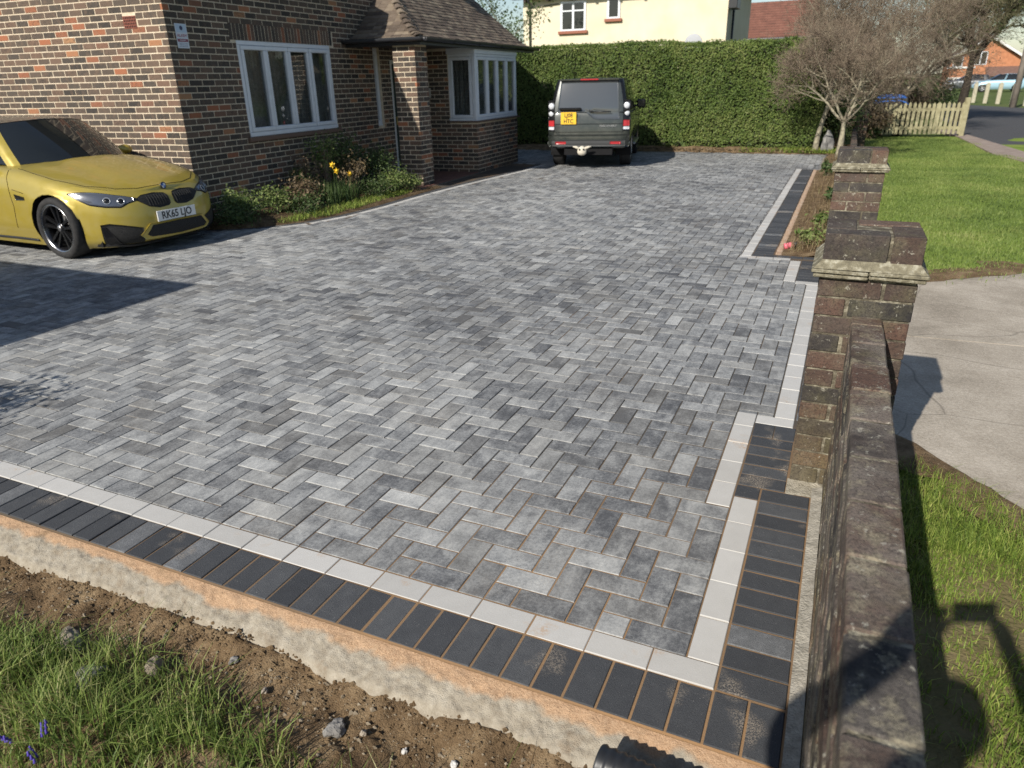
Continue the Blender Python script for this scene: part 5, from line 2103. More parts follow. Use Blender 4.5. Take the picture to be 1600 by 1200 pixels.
# far lawn
pts = nrng.uniform((.32, 5.2), (4.4, 22.3), (120000, 2))
keep = []
for x, y in pts:
    edge = 5.42 + .22 * math.sin(x * 3) + .10 * fbm(x, y, 3, 2) + max(0, x - .9) * .75
    if y < edge - .35 * nrng.random() ** 3 or x > 3.0 + .06 * (22 - y) ** 1.0 + (0 if y > 17 else .12 * (17 - y)): continue
    if .02 < y - 22: continue
    keep.append((x, y, lawn_z(x, y) - .003))
P = np.array(keep)
V, F, r = blades(P, nrng.uniform(.022, .05, len(P)), nrng.uniform(.005, .010, len(P)), .7, seed=4)
stuff(link("lawn_grass", np_mesh("lawn_grass", V, F, r), M_lawn), "mown green lawn grass beyond the second brick pier", "grass")
# rank grass in the left foreground
def turf_edge(x):
    return -.52 - .05 * math.sin(x * 4.1) - .07 * fbm(x, 0, 1.7, 3) - max(0, x + 1.2) * .20
pts = nrng.uniform((-4.6, -1.9), (-.35, -.38), (90000, 2))
keep = []
for x, y in pts:
    e = turf_edge(x)
    k = (e - y) / .16
    if k < 0 and nrng.random() > .02: continue
    if k < -.5: continue
    if nrng.random() > min(1, .25 + k) * (.62 + .6 * fbm(x, y, 5, 2)): continue
    keep.append((x, y, soil_z(x, y) - .02, ))
P = np.array(keep)
cl = np.array([.55 + .75 * max(0, .35 + fbm(x, y, 4.5, 2)) for x, y, z in P])
V, F, r = blades(P, nrng.uniform(.05, .15, len(P)) * cl, nrng.uniform(.0022, .0052, len(P)), .75, seed=5)
stuff(link("long_grass", np_mesh("long_grass", V, F, r), M_longgrass), "long rank grass growing along the soil in the near left corner", "grass")

# pebbles on the bare soil, too many to count
mb = MB()
for k in range(1000):
    x = rng.uniform(-3.2, .2)
    y = -.36 - abs(rng.gauss(0, .14))
    s = abs(rng.gauss(0, .0036)) + .002
    V = []
    for (a, b, c) in ((1, 0, 0), (-1, 0, 0), (0, 1, 0), (0, -1, 0), (0, 0, 1)):
        j = rng.uniform(.6, 1.3) * s
        V.append((x + a * j, y + b * j, soil_z(x, y) - .012 + c * j * .8))
    mb.add(V, [(0, 2, 4), (2, 1, 4), (1, 3, 4), (3, 0, 4)], (rng.random(),) * 3)
mc = MB()
for k in range(1500):
    x = rng.uniform(-3.2, .2)
    y = -.325 + .035 * fbm(x, .3, 2.5, 3) * -1 - abs(rng.gauss(0, .045 if k % 2 else .12))
    s = abs(rng.gauss(0, .0045)) + .003
    V = []
    for (a, b, c) in ((1, .3, 0), (-1, 0, .1), (.2, 1, 0), (0, -1, .1), (0, .1, 1)):
        j = rng.uniform(.55, 1.4) * s
        V.append((x + a * j, y + b * j, soil_z(x, y) - .012 + c * j * .9))
    mc.add(V, [(0, 2, 4), (2, 1, 4), (1, 3, 4), (3, 0, 4)])
stuff(mc.build("soil_clods", M_soil), "small crumbs and clods of earth along the haunch foot", "soil")
stuff(mb.build("pebbles", vary("pebble_stone", (.13, .10, .065), (.30, .25, .18), 40, .9)), "small pebbles and grit scattered over the bare soil", "gravel")

def rock(name, at, size, mat, label, seed, group=None, flat=.7):
    bm = bmesh.new()
    bmesh.ops.create_icosphere(bm, subdivisions=3, radius=1)
    g = random.Random(seed)
    ox = g.uniform(0, 50)
    for v in bm.verts:
        d = 1 + .45 * fbm(v.co.x + ox, v.co.y + v.co.z * .7, 1.1, 2) + .10 * mnoise.noise(v.co * 5 + Vector((ox, 0, 0)))
        v.co = Vector((v.co.x * d * size[0], v.co.y * d * size[1], max(-.5, v.co.z) * d * size[2]))
    me = bpy.data.meshes.new(name); bm.to_mesh(me); bm.free()
    me.polygons.foreach_set("use_smooth", np.zeros(len(me.polygons), bool))
    o = link(name, me, mat)
    o.location = at
    o.rotation_euler = (g.uniform(-.2, .2), g.uniform(-.2, .2), g.uniform(0, 6))
    return tag(o, label, "stone", group)
M_stone = vary("rubble_stone", (.20, .165, .125), (.36, .31, .25), 12, .95, .8, 60, .1)
M_stone2 = vary("grey_lump", (.14, .13, .12), (.30, .29, .27), 14, .95, .8, 60, .1)
M_chalk = vary("chalk_chip", (.50, .48, .45), (.66, .64, .60), 14, .95, .4, 60, .1)
GS = "stones lying in the bare soil"
for k, (x, y, s, m, lb) in enumerate([
    (-1.86, -.66, (.050, .042, .050), M_stone2, "fist-sized grey lump of concrete at the edge of the long grass"),
    (-1.72, -.53, (.030, .027, .036), M_stone, "pale tan stone standing upright on the soil"),
    (-1.50, -.40, (.018, .015, .012), M_stone2, "small grey stone tucked against the concrete haunch"),
    (-2.10, -.555, (.07, .035, .022), M_stone, "flat brown clod with a stony crust near the grass"),
    (-1.02, -.48, (.036, .028, .024), M_stone2, "dark earthy lump halfway along the bare soil"),
    (-.80, -.455, (.010, .009, .007), M_chalk, "tiny white chip lying on dark soil, nearest the middle"),
    (-.64, -.445, (.013, .011, .008), M_chalk, "small white chip nearest the black drain pipe"),
    (-1.32, -.455, (.012, .010, .009), M_stone, "small tan pebble below the cracked haunch"),
    (-.93, -.47, (.011, .010, .009), M_stone, "small brownish pebble beside the dark lump")]):
    rock("stone", (x, y, soil_z(x, y) - .004), s, m, lb, 40 + k, GS)

# bluebells in the corner of the grass
M_blue = plain("bluebell_violet", (.09, .06, .36), .6)
for k, (x, y) in enumerate([(-1.78, -.94), (-1.70, -.90), (-1.64, -.955)]):
    t = thing("bluebell", ["violet-blue bluebell at the very left of the long grass", "violet-blue bluebell between its two neighbours in the long grass", "violet-blue bluebell on the right of three in the long grass"][k], "flower", (x, y, soil_z(x, y)), rng.uniform(0, 6), "bluebells in the foreground grass")
    t.scale = (.7, .7, .8)
    mb = MB(); mb.tube([(0, 0, -.02), (.004, 0, .06), (.012, 0, .105), (.03, 0, .125)], .0016, 5)
    mb.build("stem", M_longgrass, t)
    for q in range(6):
        mb = MB()
        zq = .085 + q * .008
        mb.lathe([(.001, .0), (.0045, -.004), (.0048, -.012), (.0075, -.018)], 8, Matrix.Translation((.01 + q * .004, (-1) ** q * .008, zq)))
        mb.build("flower_bell", M_blue, t, True)

# black corrugated drain pipe, lower edge
dp = thing("drain_pipe", "black corrugated plastic drain pipe lying by the front edge of the paving", "pipe", (-.235, -.385, .022), R(-5))
n = 70
prof = [(.047 + .0035 * math.sin(i * 2.1), i * .0085) for i in range(n)]
mb = MB()
mb.lathe(prof, 28, Matrix.Rotation(R(90), 4, 'Y'))
mb.F = [f for f in mb.F if len(f) == 4]; mb.C = mb.C[:len(mb.F)]
mb.build("pipe_wall", M_black, dp, True)
mb = MB(); mb.lathe([(.040, 0), (.040, .58)], 24, Matrix.Rotation(R(90), 4, 'Y')); mb.F = [f for f in mb.F if len(f) == 4]; mb.C = mb.C[:len(mb.F)]
mb.build("pipe_bore", M_dark, dp, True)

# ------------------------------------------------------------------ planting bed
def bed_top(x, y):
    s, off = hs(x, y)
    return .012 + .05 * min(1, max(0, (1.15 - off) / .5)) + .02 * fbm(x, y, 3, 3)
V, F = [], []
NS, NO = 60, 18
for i in range(NS + 1):
    s = -.75 + 4.75 * i / NS
    # outer limit: where the line at this s meets the BED curve
    lim = .3
    for q in range(200):
        p = hp(s, lim)
        bx = bed_x(p.y)
        if p.x > (bx + .03 if bx > -90 else -7.2): break
        lim += .01
    lim = max(.0, min(lim, 1.6))
    inner = -.0 if s > 0 else -.4
    for j in range(NO + 1):
        p = hp(s, inner + (lim - inner) * j / NO)
        V.append((p.x, p.y, bed_top(p.x, p.y) if j < NO else .0))
F = [(i * (NO + 1) + j, i * (NO + 1) + j + 1, (i + 1) * (NO + 1) + j + 1, (i + 1) * (NO + 1) + j) for i in range(NS) for j in range(NO)]
struct(link("planting_bed", np_mesh("planting_bed", np.array(V), F, None, True), mk_soil("bed_soil", .6)))

def leaf_plant(name, label, at, h, r, n, size, mat, stem_mat, seed, stems=10, shape=1.0, group=None, cat="shrub", low=.1, asp=.55, tilt=.8):
    t = thing(name, label, cat, at, 0, group)
    g = np.random.default_rng(seed)
    gr = random.Random(seed)
    mb = MB()
    tips = []
    for k in range(stems):
        a = gr.uniform(0, 6.28)
        rr = r * math.sqrt(gr.random())
        top = Vector((rr * math.cos(a), rr * math.sin(a), h * gr.uniform(.6, 1.0) * (1 - .35 * (rr / r) ** 2 * shape)))
        mid = Vector((top.x * .45 + gr.uniform(-.03, .03), top.y * .45 + gr.uniform(-.03, .03), top.z * .55))
        mb.tube([(top.x * .1, top.y * .1, -.03), mid, top], [.007 * (h + .3), .005 * (h + .3), .0022], 4)
        tips.append((mid, top))
    mb.build("stems", stem_mat, t)
    P, N = [], []
    for k in range(n):
        m, tp = tips[gr.randrange(len(tips))]
        u = gr.random() ** .8
        p = m.lerp(tp, u) if gr.random() > low else Vector((0, 0, 0)).lerp(m, u)
        sp_ = r * .26
        p = p + Vector((gr.gauss(0, sp_), gr.gauss(0, sp_), gr.gauss(0, sp_ * .7)))
        if p.z < .01: p.z = abs(p.z) * .5 + .01
        P.append(p); N.append(Vector((p.x, p.y, p.z - h * .3)).normalized() + Vector((0, 0, .5)))
    Vv, Ff, rr = leaves(np.array([tuple(p) for p in P]), np.array([tuple(v) for v in N]), np.full(n, size), seed, tilt, asp)
    link("foliage", np_mesh("foliage", Vv, Ff, rr), mat, t)
    return t

def bedp(s, off):
    p = hp(s, off)
    return (p.x, p.y, bed_top(p.x, p.y) - .01)
GB = "plants in the bed under the window"
leaf_plant("leafy_shrub", "bushy green plant with pale variegated tips nearest the yellow car", bedp(.25, .42), .42, .26, 900, .045, M_paleshrub, M_bark, 1, 16, group=GB)
leaf_plant("leafy_shrub", "low dark green plant spreading at the shaded end of the bed", bedp(-.05, .62), .26, .34, 1100, .04, M_shrub, M_bark, 2, 14, group=GB)
leaf_plant("leafy_shrub", "fresh green upright plant left of the withered flower heads", bedp(.72, .62), .40, .22, 700, .045, M_paleshrub, M_bark, 3, 14, group=GB)
leaf_plant("leafy_shrub", "low mid-green plant hugging the paved edge before the brown clump", bedp(.85, .98), .24, .36, 1100, .04, M_shrub, M_bark, 4, 12, group=GB)
leaf_plant("withered_shrub", "clump of withered brown flower heads in the middle of the bed", bedp(1.30, .72), .42, .30, 1000, .05, M_brownleaf, M_twig, 5, 18, group=GB)
leaf_plant("leafy_shrub", "grassy green plant behind the daffodils under the window", bedp(1.75, .45), .55, .26, 700, .05, M_shrub, M_bark, 6, 14, group=GB, asp=.25)
leaf_plant("leafy_shrub", "tall airy shrub with yellow-green leaves under the right of the window", bedp(2.30, .42), 1.05, .30, 800, .05, M_paleshrub, M_twig, 7, 14, group=GB)
leaf_plant("leafy_shrub", "dark dense shrub against the wall beside the narrow window", bedp(2.85, .45), 1.0, .36, 2200, .05, M_shrub, M_bark, 8, 24, group=GB)
leaf_plant("leafy_shrub", "dark rounded shrub in front of the porch pier", bedp(3.25, .75), .80, .34, 1900, .045, M_shrub, M_bark, 9, 22, group=GB)
leaf_plant("leafy_shrub", "light green bushy plant at the foot of the porch pier", bedp(3.15, 1.12), .42, .28, 1100, .045, M_paleshrub, M_bark, 10, 16, group=GB)
leaf_plant("leafy_shrub", "low green plant by the paving in front of the dark shrub", bedp(2.55, 1.12), .30, .32, 1100, .04, M_shrub, M_bark, 11, 14, group=GB)
leaf_plant("leafy_shrub", "pale green trailing plant at the right end of the bed edge", bedp(3.45, 1.28), .28, .20, 600, .04, M_paleshrub, M_bark, 12, 12, group=GB)
leaf_plant("withered_shrub", "thin brown seed stalks standing under the middle of the window", bedp(1.85, .36), .85, .22, 420, .045, M_brownleaf, M_twig, 13, 16, group=GB)
leaf_plant("withered_shrub", "sparse yellow-brown stalks left of the dark dense shrub", bedp(2.5, .75), .75, .26, 520, .05, M_dryweed, M_twig, 14, 16, group=GB)
# strappy leaves of the bulbs
P = np.array([[*(hp(nrng.uniform(1.5, 2.3), nrng.uniform(.55, 1.05))[:2]), .03] for _ in range(520)])
V, F, r = blades(P, nrng.uniform(.18, .36, len(P)), nrng.uniform(.008, .014, len(P)), .3, seed=21)
stuff(link("bulb_leaves", np_mesh("bulb_leaves", V, F, r), M_shrub), "strappy green bulb leaves around the daffodils in the bed", "leaves")
P = np.array([[*(hp(nrng.uniform(.2, 3.3), nrng.uniform(1.0, 1.42))[:2]), .0] for _ in range(2600)])
P = np.array([p for p in P if p[0] < bed_x(p[1]) - .02])
V, F, r = blades(P, nrng.uniform(.03, .10, len(P)), nrng.uniform(.006, .012, len(P)), .9, seed=22)
stuff(link("bed_ground_cover", np_mesh("bed_ground_cover", V, F, r), M_grass), "low green ground cover along the front edge of the bed", "ground cover")
for k, (s, o, h) in enumerate([(1.98, .80, .52), (1.95, .86, .44), (2.08, .98, .40)]):
    b = bedp(s, o)
    t = thing("daffodil", ["yellow daffodil standing highest of the three in the bed", "yellow daffodil in the middle of the three in the bed", "yellow daffodil standing lowest and furthest right in the bed"][k], "flower", b, R(-60 + 25 * k), "daffodils in the bed")
    mb = MB(); mb.tube([(0, 0, -.02), (0, 0, h * .6), (.01, 0, h), (.035, 0, h + .012)], .004, 6)
    mb.build("stem", M_shrub, t)
    Mx = Matrix.Translation((.04, 0, h + .012)) @ Matrix.Rotation(R(80), 4, 'Y')
    mb = MB(); mb.lathe([(.008, 0), (.016, .012), (.018, .028), (.024, .034)], 14, Mx)
    mb.build("trumpet", M_yellowpetal, t, True)
    for q in range(6):
        mb = MB()
        a = q * math.pi / 3
        V = [(0.006 * math.cos(a), .006 * math.sin(a), 0)]
        V += [(.028 * math.cos(a + .42), .028 * math.sin(a + .42), .004), (.052 * math.cos(a), .052 * math.sin(a), .0), (.028 * math.cos(a - .42), .028 * math.sin(a - .42), .004)]
        mb.add([tuple(Mx @ Vector(v)) for v in V], [(0, 3, 2, 1)])
        mb.build("petal", M_yellowpetal, t)

# ------------------------------------------------------------------ strip of soil beside the far edging
def strip_z(x, y):
    k = min(1, max(0, (x + .33) / .3))
    return -.016 + .035 * k + .025 * k * fbm(x, y, 2.5, 3)
grid_sheet("soil_strip", -.39, .34, 5.93, 17.3, 26, 300, strip_z, mk_soil("strip_soil", .95))
M_sandedge = vary("sand_bedding", (.34, .21, .125), (.50, .35, .24), 30, .95, .5, 150, .1, c3=(.42, .38, .31))
grid_sheet("sand_bedding", -.386, -.285, 5.95, 13.7, 6, 200, lambda x, y: -.010 - .03 * max(0, (x + .33) / .05) + .006 * fbm(x, y, 12, 2), M_sandedge)
P = []
for _ in range(5200):
    x, y = nrng.uniform(-.27, .3), 6.1 + 9.5 * nrng.random() ** 1.3
    if nrng.random() < .45 + .7 * fbm(x, y, 1.6, 2) + .25 * (x > 0): P.append((x, y, strip_z(x, y)))
P = np.array(P)
V, F, r = blades(P, nrng.uniform(.04, .20, len(P)), nrng.uniform(.003, .007, len(P)), .9, seed=31)
stuff(link("dry_weeds", np_mesh("dry_weeds", V, F, r), M_dryweed), "dry brown weeds over the soil strip beside the low wall", "weeds")
for k, (x, y, h, n) in enumerate([(.02, 7.35, .22, 260), (-.06, 6.55, .16, 300), (.05, 9.4, .24, 240), (-.12, 12.6, .3, 240)]):
    leaf_plant("green_weed", ["bright green leafy weed in the soil strip behind the near pier", "low green weed nearest the corner of the soil strip", "leafy weed halfway along the soil strip", "scrubby weed near the far end of the soil strip"][k], (x, y, strip_z(x, y)), h, .15, n, .06, M_paleshrub if k < 2 else M_shrub, M_bark, 60 + k, 8, group="weeds in the soil strip", cat="weed")
cn = thing("marker_can", "small pink and black spray can lying in the corner of the soil strip", "can", (-.235, 6.33, .03), R(25))
Mx = Matrix.Rotation(R(80), 4, 'Y')
mb = MB(); mb.lathe([(.0, 0), (.03, 0), (.032, .006), (.032, .085), (.026, .095)], 20, Mx @ Matrix.Translation((0, 0, -.09)))
mb.build("can_body", plain("pink_paint", (.72, .16, .20), .4), cn, True)
mb = MB(); mb.lathe([(.030, 0), (.030, .045), (.022, .055), (0, .055)], 20, Mx)
mb.build("cap", M_black, cn, True)
sb = rock("stone_block", (-.28, 17.05, .0), (.15, .13, .42), vary("mottled_stone", (.10, .10, .10), (.30, .29, .27), 7, .95, .6, 30, .1), "upright mottled grey stone block at the foot of the bare trees", 90)

# bank below the hedge
grid_sheet("hedge_bank", -12, .5, 16.62, 18.6, 160, 20, lambda x, y: -.02 + .10 * min(1, max(0, (y - 16.7) / .5)) + .03 * fbm(x, y, 2, 3), mk_soil("bank_soil", 1.05))
P = []
for _ in range(3500):
    x = nrng.uniform(-2.2, .4); y = nrng.uniform(16.75, 17.5)
    if nrng.random() < .25 + .6 * (x > -1.2): P.append((x, y, .02))
P = np.array(P)
V, F, r = blades(P, nrng.uniform(.05, .13, len(P)), nrng.uniform(.01, .02, len(P)), .9, seed=33)
stuff(link("bank_grass", np_mesh("bank_grass", V, F, r), M_grass), "tuft of bright grass on the bank at the hedge foot", "grass")
P = np.stack([nrng.uniform(-7, -.5, 900), nrng.uniform(16.7, 17.25, 900), np.full(900, .06)], 1)
V, F, r = leaves(P, np.tile([0, 0, 1.0], (900, 1)), np.full(900, .07), 35, .5)
stuff(link("leaf_litter", np_mesh("leaf_litter", V, F, r), M_brownleaf), "brown leaf litter lying along the foot of the hedge", "leaves")

# ------------------------------------------------------------------ hedges
def hedge(label, x0, x1, y0, y1, z1, seed, dens):
    t = thing("hedge", label, "hedge", ((x0 + x1) / 2, (y0 + y1) / 2, 0), 0, "clipped hedges along the far side")
    ox, oy = (x0 + x1) / 2, (y0 + y1) / 2
    g = np.random.default_rng(seed)
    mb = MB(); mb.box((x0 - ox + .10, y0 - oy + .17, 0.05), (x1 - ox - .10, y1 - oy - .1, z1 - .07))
    mb.build("branches", plain("hedge_shade_core", (.016, .018, .010), .95), t)  # solid box in place of branches; inner shade is put into its near-black colour
    P, N = [], []
    faces = [('f', (x1 - x0) * z1), ('t', (x1 - x0) * (y1 - y0)), ('l', (y1 - y0) * z1), ('r', (y1 - y0) * z1)]
    for k, A in faces:
        n = int(A * dens * (1 if k == 'f' else .55))
        u, v = g.random(n), g.random(n)
        for a, b in zip(u, v):
            if k == 'f':
                x, z = x0 + a * (x1 - x0), b * z1
                d = .085 * fbm(x, z, 1.2, 3, seed) + .04 * fbm(x, z, 5, 2, seed) + .07 * max(0, (z / z1 - .93) / .07) ** 2 + .10 * max(0, .25 - z)
                if z < .22 and g.random() < .55: continue
                P.append((x - ox, y0 + d - oy, z)); N.append((0, -1, .25))
            elif k == 't':
                x, y = x0 + a * (x1 - x0), y0 + b * (y1 - y0)
                P.append((x - ox, y - oy, z1 + .06 * fbm(x, y, 1.8, 3, seed) + g.normal(0, .012))); N.append((0, -.2, 1))
            else:
                y, z = y0 + a * (y1 - y0), b * z1
                xx = x0 if k == 'l' else x1
                P.append((xx - ox + .06 * fbm(y, z, 2, 3, seed), y - oy, z)); N.append((-1 if k == 'l' else 1, -.1, .2))
    P, N = np.array(P), np.array(N, float)
    P += g.normal(0, .018, P.shape)
    V, F, r = leaves(P, N, np.full(len(P), .062), seed, .75, .5)
    link("foliage", np_mesh("foliage", V, F, r), M_hedgeleaf, t)
    return t
hedge("left half of the clipped green hedge, behind the off-roader", -10.5, -4.05, 17.42, 18.5, 2.50, 5, 2100)
hedge("right half of the clipped green hedge, ending at the bare trees", -4.0, -.50, 17.28, 18.5, 2.42, 6, 2300)

# ------------------------------------------------------------------ bare trees
def bare_tree(name, label, at, seed, h_trunk, r0, n_main, length, levels, bark, twig, group, spread=.7, tips=6, lean=(0, 0), gravity=.0, leaf=None, wander=.28, decay=.58):
    t = thing(name, label, "tree", at, 0, group)
    g = random.Random(seed)
    trunk, crown = MB(), MB()
    tipsP = []
    def branch(p, d, L, r, lev):
        n = max(3, 6 - lev)
        pts, rad = [p.copy()], [r]
        q, dd = p.copy(), d.normalized()
        for i in range(n):
            wd_ = wander * (.35 if lev == 0 else 1)
            dd = (dd + Vector((g.gauss(0, wd_), g.gauss(0, wd_), g.gauss(0, wd_ * .7) + .10 - gravity * lev)) * .55).normalized()
            q = q + dd * L / n
            pts.append(q.copy()); rad.append(max(.0032, r * (1 - .55 * (i + 1) / n)))
        (trunk if lev <= 2 else crown).tube(pts, rad, (9, 7, 5, 3, 3, 3)[min(lev, 5)], caps=False)
        if lev >= levels:
            tipsP.append(q); return
        m = n_main if lev == 0 else g.randint(tips - 2, tips + 1)
        for k in range(m):
            f = 1.0 if lev == 0 else g.uniform(.25, 1.0)
            i = min(n - 1, int(f * n - 1e-6)); u = f * n - i
            s = pts[i].lerp(pts[i + 1], u)
            a = 2 * math.pi * (k + g.random() * .6) / m
            ax = pts[i + 1] - pts[i]; ax.normalize()
            o1 = ax.orthogonal().normalized(); o2 = ax.cross(o1)
            sd = o1 * math.cos(a) + o2 * math.sin(a)
            sprd = spread * g.uniform(.6, 1.35) * (1 if lev == 0 else 1.15)
            nd = (ax * math.cos(sprd) + sd * math.sin(sprd))
            branch(s, nd, (length if lev == 0 else L * decay) * g.uniform(.75, 1.2), rad[i] * (.66 if lev == 0 else .62), lev + 1)
    branch(Vector((0, 0, -.05)), Vector((lean[0], lean[1], 1)), h_trunk, r0, 0)
    trunk.build("trunk", bark, t, True)
    crown.build("crown", twig, t, True)
    if leaf:
        mat, n, size, sprd = leaf
        gg = np.random.default_rng(seed)
        T = np.array([tuple(p) for p in tipsP])
        P = T[gg.integers(0, len(T), n)] + gg.normal(0, sprd, (n, 3))
        V, F, r = leaves(P, np.tile([0, -.3, .8], (n, 1)), np.full(n, size), seed, .9)
        link("foliage", np_mesh("foliage", V, F, r), mat, t)
    return t
GT = "bare trees at the end of the drive"
bare_tree("bare_tree", "slim bare tree with a pale grey stem at the hedge end", (-.52, 17.05, 0), 3, 1.15, .075, 5, 1.25, 5, M_bark, M_twig, GT, .62, 6, (.0, 0))
bare_tree("bare_tree", "crooked bare tree growing behind the second brick pier", (.02, 15.6, 0), 9, .80, .085, 5, 1.15, 5, M_bark, M_twig, GT, .75, 6, (-.02, 0))
bare_tree("bare_tree", "broad brown twiggy tree rising behind the picket fence", (1.55, 24.6, 0), 12, 1.0, .16, 7, 2.0, 5, M_bark, M_twig, GT, .85, 7, (.0, 0))
bare_tree("bare_tree", "spreading bare tree between the fence and the hedge end", (-.15, 20.9, 0), 17, .9, .13, 6, 1.7, 5, M_bark, M_twig, GT, .8, 6, (.0, 0))
bare_tree("bare_tree", "tall bare tree behind the hedge end, its twigs over the red roof", (-.6, 27.5, 0), 19, 1.6, .16, 6, 2.3, 5, M_bark, M_twig, GT, .7, 7, (.0, 0))
bare_tree("dark_tree", "tall tree with a dark trunk and greenish branches beyond the fence", (3.75, 30.5, 0), 21, 2.1, .20, 6, 2.6, 5, M_darkbark, M_greentwig, GT, .62, 8, (.03, 0), leaf=(M_shrub, 2500, .09, .3))
bare_tree("olive_tree", "olive-leaved tree behind the porch roof and hedge", (-13.0, 25.5, 0), 23, 1.6, .16, 5, 1.7, 4, M_bark, M_greentwig, "leafy trees in the distance", .6, 6, leaf=(M_shrub, 7000, .12, .28))
bare_tree("green_tree", "pale leafy tree against the sky in the far right corner", (13.5, 52, 0), 29, 3.2, .3, 6, 3.6, 4, M_darkbark, M_greentwig, "leafy trees in the distance", .65, 7, leaf=(M_shrub, 9000, .22, .5))
# undergrowth
for k, (x, y, h, r, n, m) in enumerate([(-.15, 18.2, 1.5, .55, 3200, M_shrub), (.55, 21.8, 1.0, .6, 2200, M_brownleaf), (1.6, 26.5, 1.3, .9, 3000, M_brownleaf), (3.0, 33, 1.4, 1.1, 3000, M_shrub)]):
    leaf_plant("bush", ["dark green bush filling the gap behind the bare stems", "brown leafless bush behind the far brick pier", "brown thicket behind the picket fence", "grey-green bush beyond the right end of the fence"][k], (x, y, 0), h, r, n, .10 if k else .07, m, M_twig, 70 + k, 30, group="bushes behind the lawn", cat="bush")

# ------------------------------------------------------------------ picket fence
M_fence = vary("pale_weathered_wood", (.24, .215, .125), (.38, .35, .22), 9, .9, .3, 60, .15)
fe = thing("picket_fence", "weathered pale wooden picket fence across the end of the lawn", "fence", (.62, 22.1, 0), math.atan2(.4, 2.3))
for k in range(20):
    x = .02 + k * .122
    wd = .075 if k % 9 != 5 else .12
    mb = MB()
    hgt = .86 + rng.uniform(-.02, .02)
    V = [(x - wd / 2, -.012, .08), (x + wd / 2, -.012, .08), (x + wd / 2, -.012, hgt), (x, -.012, hgt + .05), (x - wd / 2, -.012, hgt)]
    V += [(a, .012, c) for a, b, c in V]
    mb.add(V, [(0, 1, 2, 3, 4), (9, 8, 7, 6, 5)] + [(i, 5 + i, 5 + (i + 1) % 5, (i + 1) % 5) for i in range(5)])
    mb.build("picket", M_fence, fe)
for z in (.24, .72):
    mb = MB(); mb.cbox((-.05, .014, z - .04), (2.42, .05, z + .04), .006); mb.build("rail", M_fence, fe)
for x in (-.04, 2.42):
    mb = MB(); mb.cbox((x - .06, -.03, -.05), (x + .06, .09, 1.02 if x > 1 else .95), .01); mb.build("post", M_fence, fe)
bc = thing("covered_trailer", "blue sheet over a low load behind the picket fence", "trailer", (1.12, 22.9, 0), .1)
M_tarp = plain("blue_tarpaulin", (.035, .13, .42), .5)
V, F = [], []
for j in range(9):
    for i in range(17):
        u, v = i / 16, j / 8
        V.append(((u - .5) * .85, (v - .5) * .7, 1.12 - .10 * (2 * u - 1) ** 4 - .06 * (2 * v - 1) ** 2 + .02 * fbm(u * 5, v * 4, 1, 2) - (.12 if i in (0, 16) or j in (0, 8) else 0)))
F = [(j * 17 + i, j * 17 + i + 1, (j + 1) * 17 + i + 1, (j + 1) * 17 + i) for j in range(8) for i in range(16)]
link("blue_sheet", np_mesh("blue_sheet", np.array(V), F, None, True), M_tarp, bc)
mb = MB(); mb.cbox((-.40, -.33, .45), (.40, .33, 1.02), .02); mb.build("load", plain("dark_load", (.03, .028, .026), .8), bc)
for x in (-.25, .25):
    mb = MB(); mb.tube([(x, -.36, .22), (x, .36, .22)], .22, 16); mb.build("wheel", M_tyre, bc, True)
bag = leaf_plant("green_sack", "small dark green plant in the corner where fence meets pier", (.78, 21.6, 0), .34, .14, 300, .07, M_shrub, M_bark, 88, 8, cat="plant")

# wooden posts, pole
M_post = vary("pale_post_wood", (.34, .31, .22), (.46, .43, .33), 10, .9)
for k, (x, y) in enumerate([(6.55, 50.3), (7.0, 49.2), (7.45, 48.0), (7.85, 46.2), (8.25, 45.0)]):
    t = thing("verge_post", ["pale wooden verge post furthest from the pole, by the dark tree", "second pale verge post counting from the dark tree", "third pale verge post counting from the dark tree", "pale verge post just beside the telegraph pole", "pale verge post at the right-hand picture edge"][k], "post", (x, y, -.03), 0, "wooden posts along the far verge")
    mb = MB(); mb.cbox((-.10, -.10, 0), (.10, .10, 1.05), .02); mb.build("shaft", M_post, t)
    mb = MB(); V = [(-.10, -.10, 1.051), (.10, -.10, 1.051), (.10, .10, 1.051), (-.10, .10, 1.051), (0, 0, 1.16)]
    mb.add(V, [(0, 1, 4), (1, 2, 4), (2, 3, 4), (3, 0, 4), (3, 2, 1, 0)]); mb.build("cap", M_post, t)
tp = thing("telegraph_pole", "tall grey-brown telegraph pole beyond the road", "pole", (7.35, 42.7, -.05), 0)
mb = MB(); mb.tube([(0, 0, 0), (.05, 0, 4), (.1, 0, 8)], [.15, .135, .12], 12); mb.build("shaft", vary("pole_wood", (.20, .17, .14), (.30, .26, .22), 4, .9), tp, True)
mb = MB(); mb.cbox((-.6, -.05, 7.3), (.8, .05, 7.42), .01); mb.build("crossarm", M_bark, tp)

